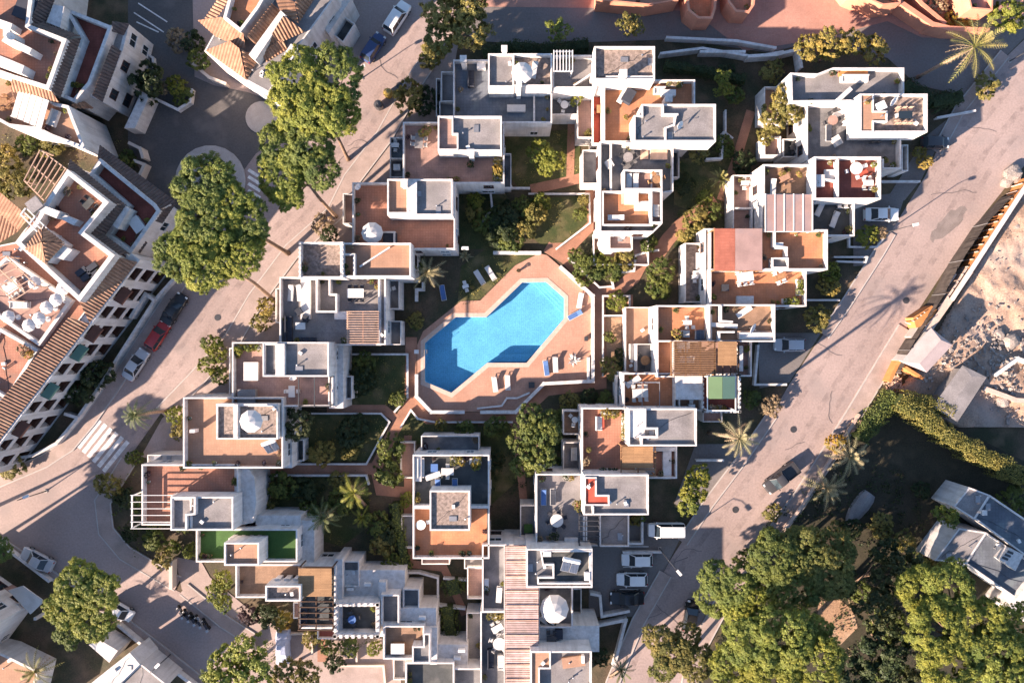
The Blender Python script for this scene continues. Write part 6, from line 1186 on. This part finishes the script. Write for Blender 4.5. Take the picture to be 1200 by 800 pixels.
table_set('white table set on the long orange terrace',871,325,5.5,'rect',1.0,6,.15,'plastic_white','plastic_white'); sofa('grey sofa at the wall of the long orange terrace',873,353,5.5,1.9,180,'cushion'); table_set('second table on the long orange terrace',912,325,5.5,'rect',.6,4,.4,'wood','plastic_white'); planter('yellow planter at the right end of the long orange terrace',917,350,934,356,5.5,'lime',.45,.6); planter('tall planter along the right wall of the long orange terrace',934,327,940,346,5.5,'lime',.45,.5); crate('dark crate on the shaded orange terrace',850,337,5.5,.8,.8,.4,0,'metal_dark'); sofa('pale seats along the gravel balcony',820,310,2.45,3.0,-90,'cushion'); table_set('small table on the gravel balcony',813,325,2.45,'rect',.4,2); crate('cream tank on the upper orange roof',913,288,6.75,.9,.7,.7,0,'plastic_white')
table_set('round table with orange cushions on the brown terrace',917,210,6.1,'rect',.6,3,.4,'peach','peach'); pot('round lamp pot on the brown terrace left',916,203,6.1,.4,'gold'); pot('round lamp pot on the brown terrace right',936,204,6.1,.4,'gold'); lounger('dark lounger on the brown terrace',906,219,6.1,88,'cushion'); table_set('round white table on the red stair terrace',1000,199,7.0,'round',.75,4,0,'canvas_white','plastic_white'); table_set('cafe table in the corner of the red stair terrace',1014,216,7.0,'rect',.6,4,0,'plastic_white','cushion'); crate('red cushion box on the red stair terrace',1010,203,7.0,1.3,1.0,.35,30,'red','red'); crate('white stair hatch on the red stair terrace',973,206,7.0,1.4,1.4,.6,0,'plastic_white','white'); lounger('silver lounger on the low dark terrace',978,257,5.1,70,'cushion'); lounger('white lounger beside the steel pergola',961,244,5.1,65,'canvas_white'); table_set('table on the low dark terrace',982,237,5.1,'rect',.6,3); pot('pale pot plant at the dark terrace corner',993,269,5.1,.5,'olive'); table_set('cafe set on the rose patio of the stair terrace house',871,216,2.55,'rect',.5,2,0,'canvas_white','plastic_white'); ac('air conditioner by the stair terrace house patio',888,222,3.0,90); ac('second air conditioner by the stair terrace house patio',888,258,3.0,90)
# north-east house
lounger('dark lounger next to the white bag on the grey terrace',971,156,5.1,90,'cushion_dark'); sofa('white beanbag seat on the north-eastern grey terrace',981,165,5.1,1.2,-60,'cushion'); table_set('round table with red cloth on the north-eastern grey terrace',973,143,5.1,'round',.6,4,0,'rose','metal_dark'); lounger('pinkish lounger by the stair of the north-eastern terrace',985,133,5.1,20,'canvas_white'); sofa('outdoor sofa set on the weathered upper terrace',1002,92,6.5,3.2,0,'cushion'); crate('orange cushion bench on the weathered upper terrace',1000,86,6.5,3.4,.6,.35,0,'barrier_orange','barrier_orange'); table_set('square lounge set on the gravel tower roof',1057,137,8.2,'rect',.8,6,0,'glass','woodpale'); dish('satellite dish on the gravel tower roof',1045,118,8.2,-45,.6); crate('white chest on the gravel tower roof',1033,124,8.2,1.0,.9,.7,25,'plastic_white'); table_set('barbecue table in the dark court',928,175,2.35,'rect',.5,3,0,'metal_dark','metal_dark'); table_set('table on the shaded lower grey terrace',1020,161,5.1,'rect',.6,3,0,'cushion','metal_dark'); pot('round tub in the north-eastern hatch roof',1016,120,8.73,.3,'gold'); pot('black pot plant at the grey terrace wall',949,119,6.0,.45,'deep','metal_dark')
# orange terrace house and stepped terrace house
lounger('white lounger on the bright orange terrace',730,112,5.7,60,'canvas_white'); crate('dark barbecue cover on the bright orange terrace',737,112,5.7,1.2,1.6,.8,-30,'cushion_dark'); planter('planter group at the right of the bright orange terrace',781,96,800,101,5.7,'olive',.4,.45,'dry'); pot('yellow potted plant at the orange terrace corner',734,138,5.7,.4,'gold'); sofa('pink seat on the orange terrace wall',773,106,5.7,1.4,0,'cushion'); table_set('red chairs on the narrow rose terrace',701,130,3.3,'rect',.5,4,1.57,'wood','red'); dish('satellite dish on the tower parapet of the orange terrace house',795,146,8.75,-40,.5)
table_set('round table amid chairs on the stepped terrace',735,186,5.4,'round',.6,5,0,'lgray','metal_dark'); crate('pale daybed on the stepped terrace',772,181,5.4,2.0,1.2,.4,0,'cushion','woodpale',name='daybed',cat='daybed'); crate('wooden plank deck strip on the stepped terrace',755,176,5.4,.9,2.2,.1,0,'woodpale','woodpale'); sofa('white armchair on the stepped terrace',714,192,5.4,1.0,-60,'cushion'); lounger('left lounger in the boxed balcony',737,213,6.7,90,'cushion'); lounger('right lounger in the boxed balcony',745,213,6.7,90,'cushion'); table_set('wooden table in the boxed balcony',768,212,6.7,'round',.5,4,0,'wood','wood'); lounger('long white lounger on the lower orange terrace',722,255,5.45,0,'canvas_white'); sofa('seat in the narrow rose strip terrace',769,247,6.0,1.4,90,'cushion'); crate('white stair landing box of the stepped terrace house',738,231,5.45,2.0,1.6,.35,0,'lgray','woodpale')
# loggia block roof terraces
for lb,x,y,m in [('white parasol first in the rooftop furniture row',71,338,'canvas_white'),('white parasol second in the rooftop furniture row',63,351,'canvas_white'),('white parasol third in the rooftop furniture row',52,360,'canvas_white'),('pale parasol fourth in the rooftop furniture row',43,373,'canvas_white'),('pale parasol fifth in the rooftop furniture row',31,381,'canvas_white'),('small parasol by the rooftop trellis',38,331,'canvas_white'),('parasol at the left edge of the rooftop row',7,371,'canvas_white')]: parasol(lb,x,y,8.1,.78,m,2.0,8)
for i,(x,y) in enumerate([(95,318),(101,324),(107,313),(111,321)]): crate(['dark lounge chest first by the terrace corner of the loggia block','dark lounge chest second by the terrace corner of the loggia block','dark lounge chest third by the terrace corner of the loggia block','dark lounge chest fourth by the terrace corner of the loggia block'][i],x,y,8.7,1.3,.6,.45,37,'dark','cushion_dark')
table_set('dark dining set on the north terrace of the loggia block',108,240,8.7,'rect',.7,4,.8,'dark','metal_dark'); crate('white hatch on the maroon terrace of the loggia block',160,263,6.0,1.3,1.8,.5,37,'plastic_white','plastic_white'); crate('grey skylight box above the terrace trellis',40,240,10.4,1.5,1.4,.3,37,'lgray','lgray'); table_set('white table set below the rooftop trellis',18,338,8.1,'rect',.9,6,.6,'plastic_white','cushion'); sofa('white sofa on the rooftop furniture terrace',22,357,8.1,2.2,0,'cushion'); pot('flower pots on the lowest orange roof terrace',30,410,8.1,.7,'dry'); pot('orange bush in a pot on the lowest roof terrace',37,416,8.1,.6,'flower'); pot('cactus pot on the north terrace of the loggia block',80,225,8.7,.5,'dry')
table_set('wicker table under the white awning',8,122,6.9,'rect',.6,4,.3,'wood','wood'); sofa('peach bench right of the white awning',62,138,6.9,2.0,70,'cushion'); pot('red pot plant on the maroon terrace',92,100,6.0,.35,'flower'); dish('satellite dish on the roof stair of the north-west house',12,42,10.6,-40); crate('dark covered pool on the far left orange terrace',30,10,8.7,2.4,2.6,.4,-22,'cushion_dark','cushion_dark')

# trees and a block just outside the frame whose shade falls into the picture
for lb,b,cs,m in [('dark pine beyond the left edge by the lower road',(-55,665),[(-62,660,9,3.4),(-40,680,9,3.2),(-80,640,9,3.2)],'pine'),('second pine beyond the left edge by the lower road',(-95,735),[(-100,735,9.5,3.5),(-70,745,9,3.0),(-120,705,9,3.2)],'pine'),('pine beyond the left edge behind the loggia block garden',(-40,610),[(-48,612,8,2.8),(-25,622,7.5,2.5),(-8,640,7.5,2.3),(-30,650,8,2.6)],'pine')]: tree(lb,b,cs,m,'big')
h=House('pale house beyond the left edge of the lower road',-120,790); h.vol([(-190,770),(-110,690),(-32,745),(-110,850)],10.5,'peach'); h.done()
undergrowth('deep',[[(905,600),(1000,540),(1075,560),(1090,660),(1000,690),(1040,800),(830,800),(850,720)],[(300,558),(430,558),(435,612),(300,608)],[(530,222),(600,222),(610,270),(560,292)],[(565,500),(660,478),(655,545),(570,600)],[(1090,680),(1200,720),(1200,800),(1040,800)]],2.2,.14)
undergrowth('green',[[(120,555),(165,545),(165,612),(205,650),(190,668),(140,640)],[(655,306),(690,300),(706,335),(672,318)],[(312,745),(325,742),(330,800),(290,800)],[(368,742),(440,748),(440,768),(370,768)],[(1010,470),(1050,460),(1060,480),(1000,540),(950,600),(900,640),(920,600),(970,530)]],1.8,.12)
undergrowth('dry',[[(935,600),(960,560),(1000,510),(1040,445),(1052,460),(1000,530),(960,590),(915,640),(880,690)],[(910,720),(1000,680),(1010,760),(960,780)]],1.0,.13)

clutter()
# loose rubble of the building site: pieces nobody could count
mb=MB(); random.seed(41); import bmesh
SP=[(q[0],q[1]) for q in SITE]
def chunks(mb,cx,cy,sx,sy,n,s0,s1):
    for _ in range(n):
        q=W(random.gauss(cx,sx),random.gauss(cy,sy))
        if not inpoly(q.x,q.y,SP): continue
        s=random.uniform(s0,s1)**1.0; a=random.uniform(0,3); b=random.uniform(-.5,.5); l=s*random.uniform(.8,2.6); d=Vector((math.cos(a)*math.cos(b),math.sin(a)*math.cos(b),math.sin(b))); h=.25+.75*max(0,mn.noise(Vector((q.x*.16,q.y*.16,0)))+.25)+random.uniform(0,.2)
        c=Vector((q.x,q.y,h)); mb.beam(c-d*l/2,c+d*l/2,s*random.uniform(.5,1.2),s*random.uniform(.3,.8))
chunks(mb,1180,432,24,24,230,.06,.4); chunks(mb,1150,400,22,22,160,.06,.3); chunks(mb,1185,290,25,50,60,.04,.2); chunks(mb,1095,410,20,26,140,.06,.3); chunks(mb,1150,300,40,60,220,.02,.08)
o=mb.build('rubble','rubble'); o['kind']='stuff'
mb=MB()
for cx,cy,n in ((1070,408,40),(1046,450,60),(1002,500,40),(1084,378,20)):
    for _ in range(n):
        q=W(cx+random.gauss(0,4.5),cy+random.gauss(0,5)); a=random.uniform(0,3); l=random.uniform(.2,1.2); d=Vector((math.cos(a),math.sin(a),random.uniform(-.1,.3))); c=Vector((q.x,q.y,.2)); mb.beam(c-d*l/2,c+d*l/2,random.uniform(.05,.2),random.uniform(.04,.15))
o=mb.build('debris','woodpale'); o['kind']='stuff'

for a in [('leafy bush on the shaded upper garden by the pool lawn wall',572,262,1.8,'green','mid',1.6),('lime sapling bush below the rose terrace house',556,236,1.2,'lime','mid',1.3),('wide dark bush behind the pool lawn',592,255,2.0,'deep','mid',1.8),('tall bush beside the upper garden path end',628,250,1.6,'olive','mid',2.0),('bush at the upper lawn kerb by the stepped terrace house',680,250,1.0,'green','mid',.9),('creeping bush beside the boxed balcony path',684,235,.8,'olive','mid',.7),
 ('green bush at the turf roof house garden corner',362,600,1.6,'green','mid',1.6),('trailing bush under the bright palm',440,612,1.6,'green','mid',1.5),('broad bush on the dark garden lawn',330,568,1.9,'green','mid',1.5),('dull bush beside the garden path hedge',448,640,1.6,'olive','mid',1.4),('leafy bush by the garden wall of the small patios',458,660,1.5,'green','mid',1.4),('dark bush next to the clipped ball',452,625,1.7,'deep','mid',1.6),
 ('bush in the shaded lane of the centre house',578,540,1.5,'deep','mid',1.4),('green bush beside the big leafy tree',655,490,1.4,'green','mid',1.2),('bush at the foot of the clay terrace balconies',650,545,1.2,'green','mid',1.0),('bush below the orange corner terrace',712,470,1.3,'green','mid',1.1),('shaded bush on the right row lane lawn',850,170,1.4,'green','mid',1.2),('small bush on the right row lawn edge',826,232,1.1,'lime','mid',.9),('climbing bush at the lane wall of the right row',862,225,1.2,'olive','mid',1.3),
 ('bush on the left pavement before the concrete terrace house',305,378,1.2,'olive','mid',1.1),('green bush at the kerb of the planted terrace house',245,428,1.4,'lime','mid',1.3),('low bush on the left kerb beside the peach house',208,506,1.1,'olive','mid',.8),('bush between trellis and lower road bend',168,590,1.5,'green','mid',1.3),('olive bush inside the lower road bend',180,612,1.3,'olive','mid',1.2),('bush beside the turf roof house front wall',215,612,1.3,'green','mid',1.1),('lime bush under the plank terrace wall',222,645,1.0,'lime','mid',.9),
 ('golden bush below the covered boat',985,622,1.3,'olive','mid',1.1),('bush under the green broad tree',900,632,1.6,'lime','mid',1.5),('bush at the road edge under the trees',872,655,1.5,'green','mid',1.4),('bush by the sunlit clearing',1010,695,1.6,'green','mid',1.5),('brushy bush in front of the bungalow trees',1060,635,1.5,'olive','mid',1.2),('green bush at the site hedge end',1190,585,1.8,'green','mid',1.6),('shrubby tuft on the north lane edge',905,82,1.5,'olive','mid',1.4),('dark tuft behind the north boundary wall',850,85,1.3,'deep','mid',1.1),('green tuft beside the yellow leaved tree',862,112,1.3,'green','mid',1.1),('bush in the grassy gap of the west blocks',60,172,1.6,'olive','mid',1.4),('long bush beside the west block trellis',30,170,1.7,'green','mid',1.5),('bush by the white wall hook',150,185,1.2,'green','mid',1.2)]: shrub(*a[:4],a[4],a[5],a[6])

undergrowth('olive',[[(612,236),(640,232),(688,229),(690,262),(650,292),(633,286),(612,270)],[(536,360),(540,312),(572,290),(632,296),(604,310),(562,351)],[(403,416),(478,416),(478,463),(452,476),(405,478)],[(345,486),(447,486),(455,494),(430,540),(345,541)],[(472,484),(560,486),(560,520),(462,520)],[(298,556),(430,556),(435,615),(400,640),(298,610)],[(795,246),(835,240),(850,262),(832,288),(790,290)],[(790,190),(860,170),(862,228),(812,248),(790,240)],[(590,160),(680,150),(680,215),(610,222)],[(0,150),(160,165),(150,200),(60,200),(0,230)],[(205,610),(230,620),(230,660),(275,665),(290,745),(240,690)]],1.1,.10,.35)

for a in [('broad green bush on the shaded lawn left of the pool',425,470-42,1.7,'green','mid',1.3),('bush beside the pool lawn palm',487,318,1.3,'green','mid',1.1),('low bush along the concrete house garden wall',488,375,1.2,'olive','mid',.9),('green bush at the dark lawn below the pool walk',545,505,1.4,'green','mid',1.2),('leafy bush below the pool walk beside the porch roof house',580,500,1.6,'green','mid',1.4),('bush in the bed between pool walk and clay terrace house',668,470,1.3,'olive','mid',1.1),('tall green bush beside the turf house palm',395,590,1.7,'green','mid',1.9),('bush left of the bright yellow green palm',398,565,1.4,'olive','mid',1.2),('bush below the square lawn by the garden paths',410,532,1.1,'olive','mid',.9),('dark green bush in the shaded gap right of the sunlit clearing',1045,730,2.4,'green','mid',2.2),('large dark bush below the bungalow end wall',1075,668,2.2,'green','mid',2.0),('olive bush at the shaded garden track',1035,615,1.8,'olive','mid',1.3),('bushy tree sapling at the bottom edge between the lime trees',1040,790,2.4,'green','mid',3.0)]: shrub(*a[:4],a[4],a[5],a[6])
EXPO=1.98
flush_windows()
for o in list(CARS.values()): pass
for o in [o for o in bpy.data.objects if o.parent is None and o.type=='EMPTY' and not o.get('label')]:
    print('UNLABELLED',o.name)
# ================================================================== CAMERA AND LIGHT
cd=bpy.data.cameras.new('Camera'); cam=bpy.data.objects.new('Camera',cd); C.objects.link(cam); cam.location=(0,0,CAMH); cam.rotation_euler=(0,0,0)
cd.sensor_width=36; cd.lens=36*CAMH/(1200/PPM); cd.clip_start=1; cd.clip_end=2000; bpy.context.scene.camera=cam
EL,AZ=21.5,34.0   # sun height, and its bearing south of west
sd=Vector((-math.cos(R(AZ))*math.cos(R(EL)),-math.sin(R(AZ))*math.cos(R(EL)),math.sin(R(EL))))
ld=bpy.data.lights.new('Sun','SUN'); ld.energy=5.0; ld.angle=R(.55); ld.color=(1,.79,.64); so=bpy.data.objects.new('Sun',ld); C.objects.link(so); so.location=(0,0,60)
so.rotation_euler=sd.to_track_quat('Z','Y').to_euler()
w=bpy.data.worlds.new('World'); bpy.context.scene.world=w; w.use_nodes=True; nt=w.node_tree
sky=nt.nodes.new('ShaderNodeTexSky'); sky.sky_type='NISHITA'; sky.sun_disc=False; sky.sun_elevation=R(EL); sky.sun_rotation=math.atan2(sd.x,sd.y); sky.air_density=.7; sky.dust_density=.4; sky.ozone_density=1.5
bg=nt.nodes['Background']; bg.inputs[1].default_value=.085; nt.links.new(sky.outputs[0],bg.inputs[0])
sc=bpy.context.scene; sc.view_settings.view_transform='Standard'; sc.view_settings.look='None'; sc.view_settings.exposure=EXPO; sc.view_settings.gamma=1.0; sc.view_settings.use_curve_mapping=False
sc.render.engine='CYCLES'; sc.cycles.max_bounces=6; sc.cycles.transparent_max_bounces=8; sc.cycles.use_denoising=True; sc.cycles.caustics_reflective=False; sc.cycles.caustics_refractive=False
